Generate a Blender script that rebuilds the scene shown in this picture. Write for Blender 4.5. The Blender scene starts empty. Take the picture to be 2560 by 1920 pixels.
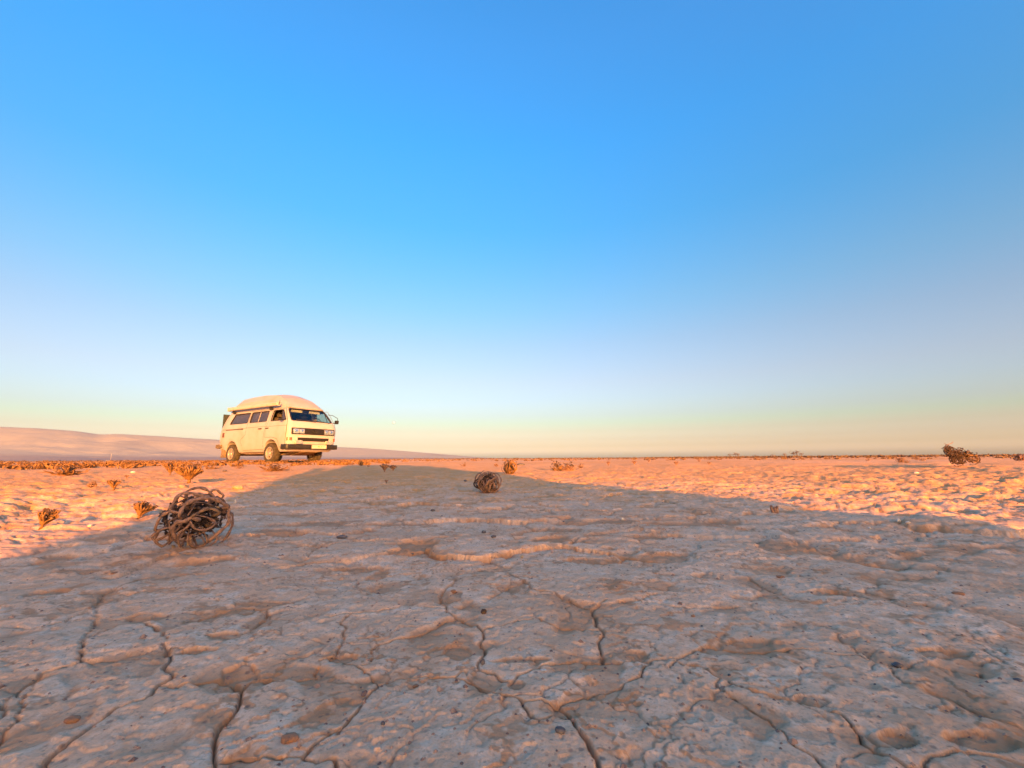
import bpy, bmesh, math, random
import numpy as np
from mathutils import Matrix, Vector

sc = bpy.context.scene
COL = sc.collection
R_ = math.radians

# ------------------------------------------------------------------ camera
F_PX = 1050.0                      # focal length in pixels of the 2560 x 1920 photograph
PITCH = math.atan((1147 - 960) / F_PX)
ROLL = 0.0065
CAM_H = 0.15                       # a phone held almost on the ground
FW = np.array([0, math.cos(PITCH), math.sin(PITCH)])
_up = np.array([0, -math.sin(PITCH), math.cos(PITCH)]); _rt = np.array([1., 0, 0])
RT = math.cos(ROLL) * _rt - math.sin(ROLL) * _up
UP = math.sin(ROLL) * _rt + math.cos(ROLL) * _up
CAM = np.array([0, 0, CAM_H])
cd = bpy.data.cameras.new('camera'); cam = bpy.data.objects.new('camera', cd); COL.objects.link(cam)
cd.sensor_fit = 'HORIZONTAL'; cd.sensor_width = 36; cd.lens = 36 * F_PX / 2560
cd.clip_start = 0.01; cd.clip_end = 60000
cam.matrix_world = Matrix(((RT[0], UP[0], -FW[0], 0), (RT[1], UP[1], -FW[1], 0), (RT[2], UP[2], -FW[2], CAM_H), (0, 0, 0, 1)))
sc.camera = cam

# ------------------------------------------------------------------ sky, sun, exposure
SUN_EL, SUN_AZ = R_(9.0), R_(180 - 19.5)     # azimuth clockwise from +Y: the sun is low behind the camera
w = bpy.data.worlds.new('World'); sc.world = w; w.use_nodes = True
nt = w.node_tree; bg = nt.nodes['Background']
sky = nt.nodes.new('ShaderNodeTexSky'); sky.sky_type = 'NISHITA'; sky.sun_disc = False
sky.sun_elevation = SUN_EL; sky.sun_rotation = SUN_AZ
sky.altitude = 0; sky.air_density = 1; sky.dust_density = 2.5; sky.ozone_density = 1.0
# the photograph's vivid colour: saturation and tint that depend on height above the horizon alone, the same all round
def ramp(pts, src, mult):
    n = nt.nodes.new('ShaderNodeValToRGB'); el = n.color_ramp.elements
    while len(el) < len(pts): el.new(.5)
    for i, (p, c) in enumerate(pts): el[i].position = p; el[i].color = (*[v / mult for v in c], 1)
    nt.links.new(src, n.inputs[0]); k = nt.nodes.new('ShaderNodeVectorMath'); k.operation = 'SCALE'; k.inputs[3].default_value = mult
    nt.links.new(n.outputs[0], k.inputs[0]); return k.outputs[0]
tc = nt.nodes.new('ShaderNodeTexCoord'); sx = nt.nodes.new('ShaderNodeSeparateXYZ'); nt.links.new(tc.outputs['Generated'], sx.inputs[0])
satr = ramp([(0, (1,) * 3), (.052, (1,) * 3), (.174, (1.3,) * 3), (.342, (2.0,) * 3), (.643, (2.4,) * 3), (1, (2.4,) * 3)], sx.outputs[2], 2.5)
lum = nt.nodes.new('ShaderNodeRGBToBW'); nt.links.new(sky.outputs[0], lum.inputs[0])
mx = nt.nodes.new('ShaderNodeMix'); mx.data_type = 'RGBA'; mx.clamp_factor = False
nt.links.new(satr, mx.inputs[0]); nt.links.new(lum.outputs[0], mx.inputs[6]); nt.links.new(sky.outputs[0], mx.inputs[7])
mxx = nt.nodes.new('ShaderNodeVectorMath'); mxx.operation = 'MAXIMUM'; mxx.inputs[1].default_value = (0, 0, 0)
nt.links.new(mx.outputs[2], mxx.inputs[0])
RAMP = [(0, (2.2, 1.86, 2.15)), (.0148, (1.98, 1.68, 2.0)), (.028, (1.2, 1.03, 1.21)), (.0436, (.87, .75, .88)), (.0628, (.69, .60, .66)), (.0811, (.585, .565, .59)), (.0993, (.56, .52, .595)),
        (.1374, (.57, .51, .595)), (.1754, (.61, .50, .56)), (.2639, (.67, .51, .53)), (.3502, (.69, .55, .545)), (.503, (.555, .615, .66)), (.6266, (.66, .685, .77)), (.75, (.83, .72, .82)), (1, (.83, .72, .82))]
mm = nt.nodes.new('ShaderNodeVectorMath'); mm.operation = 'MULTIPLY'
nt.links.new(mxx.outputs[0], mm.inputs[0]); nt.links.new(ramp(RAMP, sx.outputs[2], 3), mm.inputs[1])
nt.links.new(mm.outputs[0], bg.inputs[0]); bg.inputs[1].default_value = 0.12
sl = bpy.data.lights.new('sun', 'SUN'); sun = bpy.data.objects.new('sun', sl); COL.objects.link(sun)
sl.energy = 4.0; sl.angle = R_(0.5); sl.color = (1.0, 0.375, 0.07)
SUNV = Vector((math.sin(SUN_AZ) * math.cos(SUN_EL), math.cos(SUN_AZ) * math.cos(SUN_EL), math.sin(SUN_EL)))
sun.rotation_euler = SUNV.to_track_quat('Z', 'Y').to_euler()
sc.view_settings.view_transform = 'Standard'; sc.view_settings.look = 'None'
sc.view_settings.exposure = 2.0; sc.view_settings.gamma = 1; sc.view_settings.use_curve_mapping = False
sc.cycles.max_bounces = 6; sc.cycles.volume_bounces = 0

# ------------------------------------------------------------------ noise
def _perm(seed):
    rs = np.random.RandomState(seed); p = rs.permutation(256); return np.concatenate([p, p])
_P = _perm(11)
_ANG = np.linspace(0, 2 * np.pi, 257)[:256]; _GX, _GY = np.cos(_ANG), np.sin(_ANG)
def perlin(x, y, s=0):
    x = x + s * 17.31; y = y - s * 9.77
    xi = np.floor(x).astype(np.int64); yi = np.floor(y).astype(np.int64)
    xf = x - xi; yf = y - yi; xi &= 255; yi &= 255
    u = xf * xf * xf * (xf * (xf * 6 - 15) + 10); v = yf * yf * yf * (yf * (yf * 6 - 15) + 10)
    def g(ix, iy, dx, dy):
        h = _P[_P[ix & 255] + (iy & 255)]; return _GX[h] * dx + _GY[h] * dy
    a = g(xi, yi, xf, yf); b = g(xi + 1, yi, xf - 1, yf); c = g(xi, yi + 1, xf, yf - 1); d = g(xi + 1, yi + 1, xf - 1, yf - 1)
    return (a + u * (b - a) + v * ((c + u * (d - c)) - (a + u * (b - a)))) * 1.5
def fbm(x, y, o=4, s=0, gain=.5):
    r = 0; a = 1
    for k in range(o): r = r + a * perlin(x * 2 ** k, y * 2 ** k, s + k * 3); a *= gain
    return r
def sst(a, b, x):
    t = np.clip((x - a) / (b - a), 0, 1); return t * t * (3 - 2 * t)

def flat_hit(px, py, z=0.0):
    """where the photograph's pixel lands on the level plane at height z"""
    d = FW * F_PX + RT * (px - 1280) - UP * (py - 960)
    t = (z - CAM_H) / d[2]; return CAM + d * t

# ------------------------------------------------------------------ helpers
def tag(o, label=None, cat=None, group=None, kind=None):
    for k, v in (('label', label), ('category', cat), ('group', group), ('kind', kind)):
        if v: o[k] = v
    return o
def empty(name, loc, rz=0):
    o = bpy.data.objects.new(name, None); COL.objects.link(o); o.location = loc; o.rotation_euler = (0, 0, rz)
    o.empty_display_size = .05; return o
def link(name, me, m=None, parent=None):
    o = bpy.data.objects.new(name, me); COL.objects.link(o)
    if m is not None and not me.materials: me.materials.append(m)
    if parent is not None: o.parent = parent
    return o
def kids(o): return [x for x in list(COL.objects) if x.parent == o]
def copy_tree(o, kmap, parent=None):
    c = o.copy(); COL.objects.link(c)
    if parent is not None: c.parent = parent
    for ch in kmap.get(o, []): copy_tree(ch, kmap, c)
    return c
class MB:
    def __init__(s): s.v = []; s.f = []
    def add(s, v, f):
        n = len(s.v); s.v += [tuple(p) for p in v]; s.f += [tuple(i + n for i in q) for q in f]; return s
    def box(s, lo, hi, rz=0):
        x0, y0, z0 = lo; x1, y1, z1 = hi
        return s.add([(x0, y0, z0), (x1, y0, z0), (x1, y1, z0), (x0, y1, z0), (x0, y0, z1), (x1, y0, z1), (x1, y1, z1), (x0, y1, z1)],
                     [(0, 3, 2, 1), (4, 5, 6, 7), (0, 1, 5, 4), (1, 2, 6, 5), (2, 3, 7, 6), (3, 0, 4, 7)])
    def prism(s, poly, axis, a, b):
        """polygon of 2-D points extruded along one axis from a to b"""
        n = len(poly)
        def P(p, t): q = list(p); q.insert(axis, t); return q
        v = [P(p, a) for p in poly] + [P(p, b) for p in poly]
        f = [tuple(range(n))[::-1], tuple(range(n, 2 * n))] + [(i, (i + 1) % n, (i + 1) % n + n, i + n) for i in range(n)]
        return s.add(v, f)
    def tube(s, pts, rad, sides=6, flat=1.0):
        pts = [Vector(p) for p in pts]; n = len(pts)
        if not hasattr(rad, '__len__'): rad = [rad] * n
        t0 = (pts[1] - pts[0]).normalized()
        u = t0.orthogonal().normalized(); vs = []; fs = []
        for i, p in enumerate(pts):
            t = (pts[min(i + 1, n - 1)] - pts[max(i - 1, 0)])
            if t.length < 1e-9: t = t0
            t = t.normalized(); u = (u - t * u.dot(t))
            u = u.normalized() if u.length > 1e-6 else t.orthogonal().normalized()
            b = t.cross(u)
            for k in range(sides):
                a = 2 * math.pi * k / sides; vs.append(p + (u * math.cos(a) + b * math.sin(a) * flat) * rad[i])
        for i in range(n - 1):
            for k in range(sides):
                k2 = (k + 1) % sides; fs.append((i * sides + k, i * sides + k2, (i + 1) * sides + k2, (i + 1) * sides + k))
        fs.append(tuple(range(sides))[::-1]); fs.append(tuple((n - 1) * sides + k for k in range(sides)))
        return s.add(vs, fs)
    def lathe(s, prof, axis, c, seg=32):
        """profile of (radius, offset along the axis) swept round axis 'y' through c"""
        n = len(prof); vs = []; fs = []
        for k in range(seg):
            a = 2 * math.pi * k / seg
            for r, o in prof:
                vs.append((c[0] + r * math.cos(a), c[1] + o, c[2] + r * math.sin(a)))
        for k in range(seg):
            k2 = (k + 1) % seg
            for i in range(n - 1): fs.append((k * n + i, k * n + i + 1, k2 * n + i + 1, k2 * n + i))
        return s.add(vs, fs)
    def mesh(s, name, smooth=None):
        me = bpy.data.meshes.new(name); me.from_pydata(s.v, [], s.f); me.validate()
        bm = bmesh.new(); bm.from_mesh(me); bmesh.ops.recalc_face_normals(bm, faces=bm.faces); bm.to_mesh(me); bm.free()
        if smooth is not None:
            me.polygons.foreach_set('use_smooth', [True] * len(me.polygons))
            if smooth < 180: me.set_sharp_from_angle(angle=R_(smooth))
        return me
    def build(s, name, m, parent=None, smooth=None): return link(name, s.mesh(name, smooth), m, parent)

# ------------------------------------------------------------------ materials
def mat(name, col, rough=.7, metal=0, noise=None, bump=None, spec=.4, coat=0):
    m = bpy.data.materials.new(name); m.use_nodes = True; n = m.node_tree.nodes; L = m.node_tree.links.new
    p = n['Principled BSDF']; p.inputs['Base Color'].default_value = (*col, 1); p.inputs['Roughness'].default_value = rough
    p.inputs['Metallic'].default_value = metal; p.inputs['Specular IOR Level'].default_value = spec
    if coat: p.inputs['Coat Weight'].default_value = coat; p.inputs['Coat Roughness'].default_value = .15
    c = n.new('ShaderNodeTexCoord')
    if noise:
        sc_, col2, lo, hi = noise
        t = n.new('ShaderNodeTexNoise'); t.inputs['Scale'].default_value = sc_; t.inputs['Detail'].default_value = 6
        L(c.outputs['Object'], t.inputs['Vector'])
        mr = n.new('ShaderNodeMapRange'); mr.inputs[1].default_value = lo; mr.inputs[2].default_value = hi; L(t.outputs[0], mr.inputs[0])
        k = n.new('ShaderNodeMix'); k.data_type = 'RGBA'; k.inputs[6].default_value = (*col, 1); k.inputs[7].default_value = (*col2, 1)
        L(mr.outputs[0], k.inputs[0]); L(k.outputs[2], p.inputs['Base Color'])
    if bump:
        t = n.new('ShaderNodeTexNoise'); t.inputs['Scale'].default_value = bump[0]; t.inputs['Detail'].default_value = 5
        L(c.outputs['Object'], t.inputs['Vector'])
        b = n.new('ShaderNodeBump'); b.inputs['Distance'].default_value = bump[1]; b.inputs['Strength'].default_value = 1
        L(t.outputs[0], b.inputs['Height']); L(b.outputs[0], p.inputs['Normal'])
    return m
M = dict(
    paint=mat('dusty cream paint', (.39, .36, .36), .45, noise=(2.2, (.34, .275, .215), .45, .8), spec=.35),
    roofm=mat('matt white fibreglass', (.39, .335, .31), .55, noise=(1.7, (.34, .265, .195), .45, .8), spec=.3),
    awning=mat('white awning casing', (.42, .39, .34), .5, noise=(4, (.30, .26, .2), .5, .8)),
    rubber=mat('black rubber trim', (.015, .014, .013), .6),
    seam=mat('panel gap', (.11, .08, .05), .9),
    black=mat('black plastic', (.014, .013, .012), .5, noise=(20, (.032, .027, .021), .45, .7)),
    grillem=mat('grille plastic', (.018, .016, .014), .5),
    tyre=mat('dusty tyre rubber', (.042, .034, .024), .9, noise=(12, (.085, .065, .038), .42, .7), bump=(60, .004)),
    alloy=mat('dusty alloy', (.52, .48, .42), .4, metal=.6, noise=(14, (.35, .26, .16), .45, .7)),
    dark=mat('dark recess', (.012, .011, .010), .9),
    under=mat('dusty chassis metal', (.12, .085, .05), .8, noise=(6, (.24, .16, .085), .4, .65), bump=(40, .006)),
    lens=mat('clear lamp lens', (.75, .72, .66), .12, metal=.75, noise=(55, (.35, .33, .30), .45, .6), spec=.8),
    orange=mat('orange indicator lens', (.42, .045, .014), .2, noise=(30, (.55, .16, .07), .5, .65), spec=.7),
    tail=mat('brown red tail lens', (.20, .06, .02), .25, spec=.6),
    plate=mat('pale number plate', (.46, .42, .33), .4),
    ochre=mat('ochre print', (.55, .30, .03), .5),
    tint=mat('dusty tinted glass', (.035, .029, .029), .16, noise=(2.5, (.062, .05, .045), .4, .7), spec=.7),
    seat=mat('dark seat cloth', (.05, .042, .035), .9, noise=(30, (.085, .065, .045), .4, .6)),
    visor=mat('cream sun visor', (.50, .46, .30), .8),
    board=mat('dark green board', (.035, .042, .032), .5, noise=(3, (.05, .052, .04), .4, .7)),
    mirrorg=mat('mirror glass', (.6, .62, .64), .05, metal=1),
    stem=mat('dry woody stem', (.31, .17, .11), .75, noise=(160, (.17, .09, .06), .42, .66), bump=(420, .0012)),
    stem_pale=mat('pale dry stem', (.27, .15, .075), .75, noise=(140, (.15, .08, .045), .42, .66), bump=(420, .001)),
    stem_dark=mat('dark dry twig', (.075, .038, .020), .8, noise=(40, (.035, .018, .011), .4, .62)),
    pod=mat('dry seed pod', (.05, .030, .022), .85, noise=(70, (.17, .085, .03), .52, .72)),
    stem_far=mat('sun bleached twig', (.25, .125, .04), .8, noise=(40, (.09, .042, .014), .42, .62)),
    bush_far=mat('dark desert shrub', (.105, .062, .036), .9, noise=(8, (.17, .10, .05), .4, .65)),
    dark_stone=mat('dark basalt pebble', (.085, .072, .07), .75, noise=(140, (.17, .14, .125), .45, .7), bump=(300, .001)),
    red_stone=mat('orange baked clay stone', (.34, .165, .085), .9, noise=(110, (.24, .115, .06), .42, .65), bump=(260, .002)),
    pale_stone=mat('pale chalky stone', (.62, .54, .45), .8, noise=(150, (.45, .36, .28), .45, .7), bump=(260, .001)),
    clod=mat('sandy clay clod', (.52, .34, .18), .9, noise=(80, (.40, .24, .12), .42, .65), bump=(200, .003)),
    hut=mat('whitewashed plaster', (.34, .30, .26), .9),
    moonm=mat('moon rock', (.30, .50, .85), 1.0, spec=0),  # blue in the colour offsets the orange of the sun lamp
)
def glass_mat():
    m = bpy.data.materials.new('window glass'); m.use_nodes = True; n = m.node_tree.nodes; L = m.node_tree.links.new
    n.remove(n['Principled BSDF']); t = n.new('ShaderNodeBsdfTransparent'); t.inputs[0].default_value = (.80, .84, .83, 1)
    g = n.new('ShaderNodeBsdfGlossy'); g.inputs['Roughness'].default_value = .03; g.inputs[0].default_value = (.9, .9, .9, 1)
    lw = n.new('ShaderNodeLayerWeight'); lw.inputs[0].default_value = .5; pw = n.new('ShaderNodeMath'); pw.operation = 'POWER'; pw.inputs[1].default_value = 4; L(lw.outputs['Facing'], pw.inputs[0])
    fr = n.new('ShaderNodeMath'); fr.operation = 'MULTIPLY_ADD'; fr.inputs[1].default_value = .7; fr.inputs[2].default_value = .03; L(pw.outputs[0], fr.inputs[0]); k = n.new('ShaderNodeMixShader')
    L(fr.outputs[0], k.inputs[0]); L(t.outputs[0], k.inputs[1]); L(g.outputs[0], k.inputs[2]); L(k.outputs[0], n['Material Output'].inputs[0]); return m
M['glass'] = glass_mat()

def ground_mat():
    m = bpy.data.materials.new('cracked clay'); m.use_nodes = True; n = m.node_tree.nodes; L = m.node_tree.links.new
    p = n['Principled BSDF']; p.inputs['Roughness'].default_value = .95; p.inputs['Specular IOR Level'].default_value = .12
    g = n.new('ShaderNodeNewGeometry')
    def noise(s, d=6, r=.55):
        t = n.new('ShaderNodeTexNoise'); t.inputs['Scale'].default_value = s; t.inputs['Detail'].default_value = d; t.inputs['Roughness'].default_value = r
        L(g.outputs['Position'], t.inputs['Vector']); return t.outputs[0]
    def rng(x, a, b, c=0, d=1):
        k = n.new('ShaderNodeMapRange'); k.inputs[1].default_value = a; k.inputs[2].default_value = b; k.inputs[3].default_value = c; k.inputs[4].default_value = d
        L(x, k.inputs[0]); return k.outputs[0]
    def mixc(f, a, b):
        k = n.new('ShaderNodeMix'); k.data_type = 'RGBA'
        for i, v in ((6, a), (7, b)):
            if isinstance(v, tuple): k.inputs[i].default_value = (*v, 1)
            else: L(v, k.inputs[i])
        L(f, k.inputs[0]); return k.outputs[2]
    def mul(a, b):
        k = n.new('ShaderNodeMath'); k.operation = 'MULTIPLY'
        for i, v in ((0, a), (1, b)):
            if isinstance(v, float): k.inputs[i].default_value = v
            else: L(v, k.inputs[i])
        return k.outputs[0]
    at = n.new('ShaderNodeAttribute'); at.attribute_name = 'crust'; crust = at.outputs['Fac']
    c = mixc(rng(noise(9, 7, .6), .38, .62), (.76, .435, .258), (.82, .51, .325))      # pink clay with paler salty crust
    c = mixc(rng(noise(38, 7, .7), .48, .66), c, (.87, .615, .43))
    c = mixc(mul(rng(noise(70, 5, .7), .53, .64), .62), c, (.60, .335, .19))
    c = mixc(mul(rng(noise(330, 4, .7), .52, .62), .55), c, (.50, .30, .195))
    c = mixc(mul(rng(noise(3.1, 5, .6), .50, .66), .5), c, (.68, .40, .235))           # rusty mottling
    soil = mixc(rng(noise(60, 5, .65), .35, .65), (.60, .31, .165), (.48, .235, .115))
    atr = n.new('ShaderNodeAttribute'); atr.attribute_name = 'rough'
    soil = mixc(rng(atr.outputs['Fac'], .35, 1), soil, (.66, .325, .118))     # more orange further out: the golden tone of sunlit ground put into the colour
    c = mixc(crust, soil, c)
    v = n.new('ShaderNodeTexVoronoi'); v.inputs['Scale'].default_value = 95; v.inputs['Randomness'].default_value = 1; L(g.outputs['Position'], v.inputs['Vector'])
    c = mixc(mul(mul(rng(v.outputs['Distance'], .10, .20, 1, 0), rng(noise(23, 3), .45, .54)), .6), c, (.17, .11, .09))   # dark dots: grit, and the shade of small pock holes put into colour
    v2 = n.new('ShaderNodeTexVoronoi'); v2.inputs['Scale'].default_value = 210; L(g.outputs['Position'], v2.inputs['Vector'])
    c = mixc(mul(mul(rng(v2.outputs['Distance'], .12, .24, 1, 0), rng(noise(31, 3), .45, .55)), .45), c, (  .20, .13, .10))  # finer dots, likewise grit and painted pock shade
    L(c, p.inputs['Base Color'])
    b1 = n.new('ShaderNodeBump'); b0 = n.new('ShaderNodeBump'); b0.inputs['Distance'].default_value = .0004; L(noise(620, 4, .7), b0.inputs['Height'])
    b1.inputs['Distance'].default_value = .0014; L(noise(210, 9, .75), b1.inputs['Height']); L(b0.outputs[0], b1.inputs['Normal'])
    b2 = n.new('ShaderNodeBump'); b2.inputs['Distance'].default_value = .011; L(noise(26, 6, .62), b2.inputs['Height']); L(b1.outputs[0], b2.inputs['Normal'])
    at2 = n.new('ShaderNodeAttribute'); at2.attribute_name = 'rough'; L(at2.outputs['Fac'], b2.inputs['Strength'])
    b3 = n.new('ShaderNodeBump'); b3.inputs['Distance'].default_value = .0006; L(rng(v.outputs['Distance'], .0, .25), b3.inputs['Height']); b3.inputs['Strength'].default_value = .5; L(b2.outputs[0], b3.inputs['Normal'])
    L(b3.outputs[0], p.inputs['Normal'])
    return m
M['ground'] = ground_mat()

# ------------------------------------------------------------------ the ground: one polar sheet out to the horizon, finest near the camera
# cracks drawn from the photograph (pixels of three enlarged strips), then laid on the ground plane
SA = lambda u, v: (u * .3888, 1400 + v * .3888)
SB = lambda u, v: (850 + u * .3888, 1400 + v * .3888)
SC = lambda u, v: (1700 + u * .3888, 1400 + v * .3888)
CRACKS = [
 (SA, 1.5, [(150,1400),(330,1240),(560,1080),(780,950),(870,905),(950,870),(1030,790),(1100,740),(1085,670),(1070,560),(1045,545)]),
 (SA, .8, [(1045,545),(880,595),(700,650),(480,665),(380,690),(260,710),(130,810),(60,900),(0,1000),(-200,1150)]),
 (SA, .8, [(1045,545),(1080,450),(1280,350),(1540,290),(1700,300),(1880,265),(2000,200),(2060,60),(2100,10)]),
 (SA, 1.1, [(1330,1400),(1375,1310),(1395,1200),(1410,1120),(1450,1050),(1480,960),(1530,870),(1555,800),(1500,770),(1400,760),(1150,790),(1040,800)]),
 (SA, 1.0, [(1375,1310),(1560,1260),(1700,1255),(1930,1220),(2040,1140),(2130,1090),(2200,1060)]),
 (SA, 1.1, [(1930,1220),(2050,1250),(2130,1250),(2170,1310),(2230,1400)]),
 (SA, .6, [(1555,800),(1700,740),(1850,735),(2060,715),(2065,610),(2160,590),(2190,480),(2170,400),(2240,340)]),
 (SA, .9, [(480,665),(560,500),(640,250),(720,180),(1000,80),(1180,-30)]),
 (SA, .7, [(0,420),(200,430),(420,380),(600,290),(640,250)]),
 (SA, .7, [(1080,450),(900,400),(760,395),(600,470),(480,665)]),
 (SA, .7, [(1330,470),(1500,520),(1740,340),(1700,300)]),
 (SA, .7, [(1500,520),(1280,580),(1070,560)]),
 (SA, .7, [(-100,1330),(80,1100),(260,760),(260,710)]),
 (SB, 1.2, [(0,1090),(40,1040),(90,980),(160,880),(220,820),(265,775)]),
 (SB, .9, [(265,775),(400,745),(600,715),(740,725),(860,770),(1000,820),(1120,880),(1180,920),(1210,985),(1260,1020),(1330,1030),(1390,1015),(1440,1045)]),
 (SB, .8, [(265,775),(180,720),(80,660),(0,640),(-60,600)]),
 (SB, 1.5, [(1375,950),(1460,1010),(1540,1100),(1570,1200),(1600,1290),(1640,1400)]),
 (SB, .8, [(1375,950),(1430,900),(1500,888),(1600,870),(1720,830),(1800,780),(1920,720),(2000,650)]),
 (SB, .8, [(1375,950),(1250,900),(1180,920)]),
 (SB, .8, [(740,725),(800,690),(910,675),(1050,740),(1130,760),(1200,700),(1380,655),(1540,632),(1680,640),(1960,640),(2212,610)]),
 (SB, 1.1, [(910,675),(900,600),(915,520),(940,440),(830,400),(720,370),(690,310),(650,260),(640,190),(700,150),(720,60),(690,20),(640,-60)]),
 (SB, 1.1, [(1680,640),(1680,540),(1650,450),(1630,350),(1640,290),(1560,270),(1400,230),(1280,190),(1190,140),(1150,100),(1020,60),(880,50),(740,70),(720,60)]),
 (SB, .6, [(1640,290),(1720,250),(1930,250),(2080,180),(2212,130),(2400,60)]),
 (SB, .5, [(650,290),(760,290),(900,260),(1000,220),(1100,160),(1190,140)]),
 (SB, .6, [(-60,360),(0,340),(230,320),(400,280),(650,290)]),
 (SB, .6, [(80,660),(160,650),(220,570),(280,520),(450,450),(560,430),(710,375)]),
 (SB, .5, [(940,440),(1100,390),(1250,360),(1350,410),(1650,450)]),
 (SC, .6, [(-80,680),(0,620),(80,560),(190,520),(400,540),(820,575),(1020,600),(1160,600)]),
 (SC, 1.0, [(0,640),(160,690),(280,740),(480,820),(660,880),(830,940),(1000,1000),(1130,1100),(1250,1210),(1430,1337),(1520,1400)]),
 (SC, .6, [(-260,250),(0,290),(200,280),(460,290),(560,310),(730,370),(930,410),(990,450),(1120,540),(1160,600),(1330,670),(1400,740),(1560,810),(1700,860),(1900,960),(2300,1100)]),
 (SC, .5, [(460,290),(440,230),(540,200),(800,190),(1160,205),(1200,200)]),
 (SC, .6, [(1200,200),(1380,250),(1700,310),(1950,350),(2300,440)]),
 (SC, .5, [(1200,200),(1240,150),(1500,110),(1700,60),(1800,-40)]),
 (SC, .6, [(280,30),(430,100),(600,190)]), (SC, .6, [(640,50),(900,130),(1150,200)]),
 (SC, .7, [(990,450),(1250,510),(1430,570),(1600,570),(1900,620),(2300,720)]),
 (SC, .6, [(1330,670),(1600,660),(1900,710),(2050,650),(1980,560),(1600,570)]),
 (SC, .8, [(1430,1337),(1540,1300),(1620,1260),(1800,1200),(2000,1250),(2300,1330)]),
 (SC, .7, [(280,740),(250,820),(380,920),(560,1010),(700,1150),(830,1270),(900,1400)]),
]
PITS = [  # centre pixel, half sizes in pixels, depth in mm, sandy floor
 (599,1678,62,24,9),(474,1629,52,9,7),(381,1536,72,8,6),(556,1590,40,9,6),(661,1503,60,7,5),(1297,1645,85,8,5),(1149,1622,32,18,5),(860,1637,30,10,6),
 (1289,1711,25,16,6),(1581,1633,38,11,5),(1278,1470,30,7,4),(947,1423,22,15,6),(1134,1489,25,13,4),(2085,1482,66,10,10),(2244,1847,42,22,7),(1875,1598,60,8,5),
 (2361,1633,72,11,6),(2030,1750,40,14,5),(2439,1847,95,24,7),(1010,1262,30,4,8),(960,1256,40,4,8),(1390,1325,70,7,9),(1490,1392,80,7,9),(1720,1280,50,6,9),
 (2400,1348,40,8,10),(2260,1380,45,10,8),(900,1410,60,6,6),(860,1302,45,5,7),(1060,1258,40,4,7),(1075,1310,25,6,6),(700,1330,60,6,6),(1960,1330,40,8,8),(110,1480,50,9,8),(200,1430,70,7,7)]

th = np.concatenate([np.arange(-180, -77, 2.4), np.arange(-76, 76.001, .172), np.arange(78, 179.5, 2.4)]) * np.pi / 180
rr = [.004]
while rr[-1] < 7000:
    r = rr[-1]; rr.append(r + (.006 if r < .19 else min((.0008 if r < .9 else .00125) * (r / .3) ** 1.3, r * .035)))
rr = np.array(rr); NR, NT = len(rr), len(th)
RR, TT = np.meshgrid(rr, th, indexing='ij')
GX, GY = RR * np.sin(TT), RR * np.cos(TT)

def macro(x, y):
    r = np.hypot(x, y)
    z = .056 * sst(2.0, 12, r)
    z = z + .012 * fbm(x / 2.3, y / 2.3, 2, 5) * sst(.8, 3, r) * (1 - .6 * sst(8, 20, r))
    z = z + (.0011 * r) * fbm(x / 60, y / 60, 2, 7) * sst(30, 120, r) * (1 - .75 * sst(200, 900, r))
    return z
def voronoi(x, y, s, seed):
    """cell id, distance to the nearest cell edge"""
    xs, ys = x / s, y / s; xi, yi = np.floor(xs).astype(np.int64), np.floor(ys).astype(np.int64)
    def jit(ix, iy):
        h = _P[_P[(ix + seed * 7) & 255] + ((iy + seed * 13) & 255)]; h2 = _P[_P[(iy + 91) & 255] + ((ix + 37) & 255)]
        return ix + .5 + (h / 255 - .5) * .95, iy + .5 + (h2 / 255 - .5) * .95
    best = np.full(x.shape, 1e9); bx = np.zeros(x.shape); by = np.zeros(x.shape); bid = np.zeros(x.shape, np.int64)
    for dx in (-1, 0, 1):
        for dy in (-1, 0, 1):
            px, py = jit(xi + dx, yi + dy); d = (px - xs) ** 2 + (py - ys) ** 2; m = d < best
            best = np.where(m, d, best); bx = np.where(m, px, bx); by = np.where(m, py, by); bid = np.where(m, (xi + dx + 5000) * 10000 + yi + dy + 5000, bid)
    e = np.full(x.shape, 1e9)
    for dx in (-2, -1, 0, 1, 2):
        for dy in (-2, -1, 0, 1, 2):
            px, py = jit(xi + dx, yi + dy); vx, vy = px - bx, py - by; l = np.hypot(vx, vy)
            d = np.where(l > 1e-6, ((px + bx) * .5 - xs) * vx / np.maximum(l, 1e-6) + ((py + by) * .5 - ys) * vy / np.maximum(l, 1e-6), 1e9)
            e = np.minimum(e, d)
    return bid, e * s
def hash01(i, k): return np.modf(np.abs(np.sin(i * 12.9898 + k * 78.233) * 43758.5453))[0]

KN = int(np.searchsorted(rr, 9.0))            # rows that carry plates and fine relief
x, y = GX[:KN], GY[:KN]; r = RR[:KN]
hand = (1 - sst(.56, .66, y + .13 * fbm(x * 3.3, y * 3.3, 3, 15))) * sst(-.1, .05, y) * (1 - sst(.95, 1.25, np.abs(x)))
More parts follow.
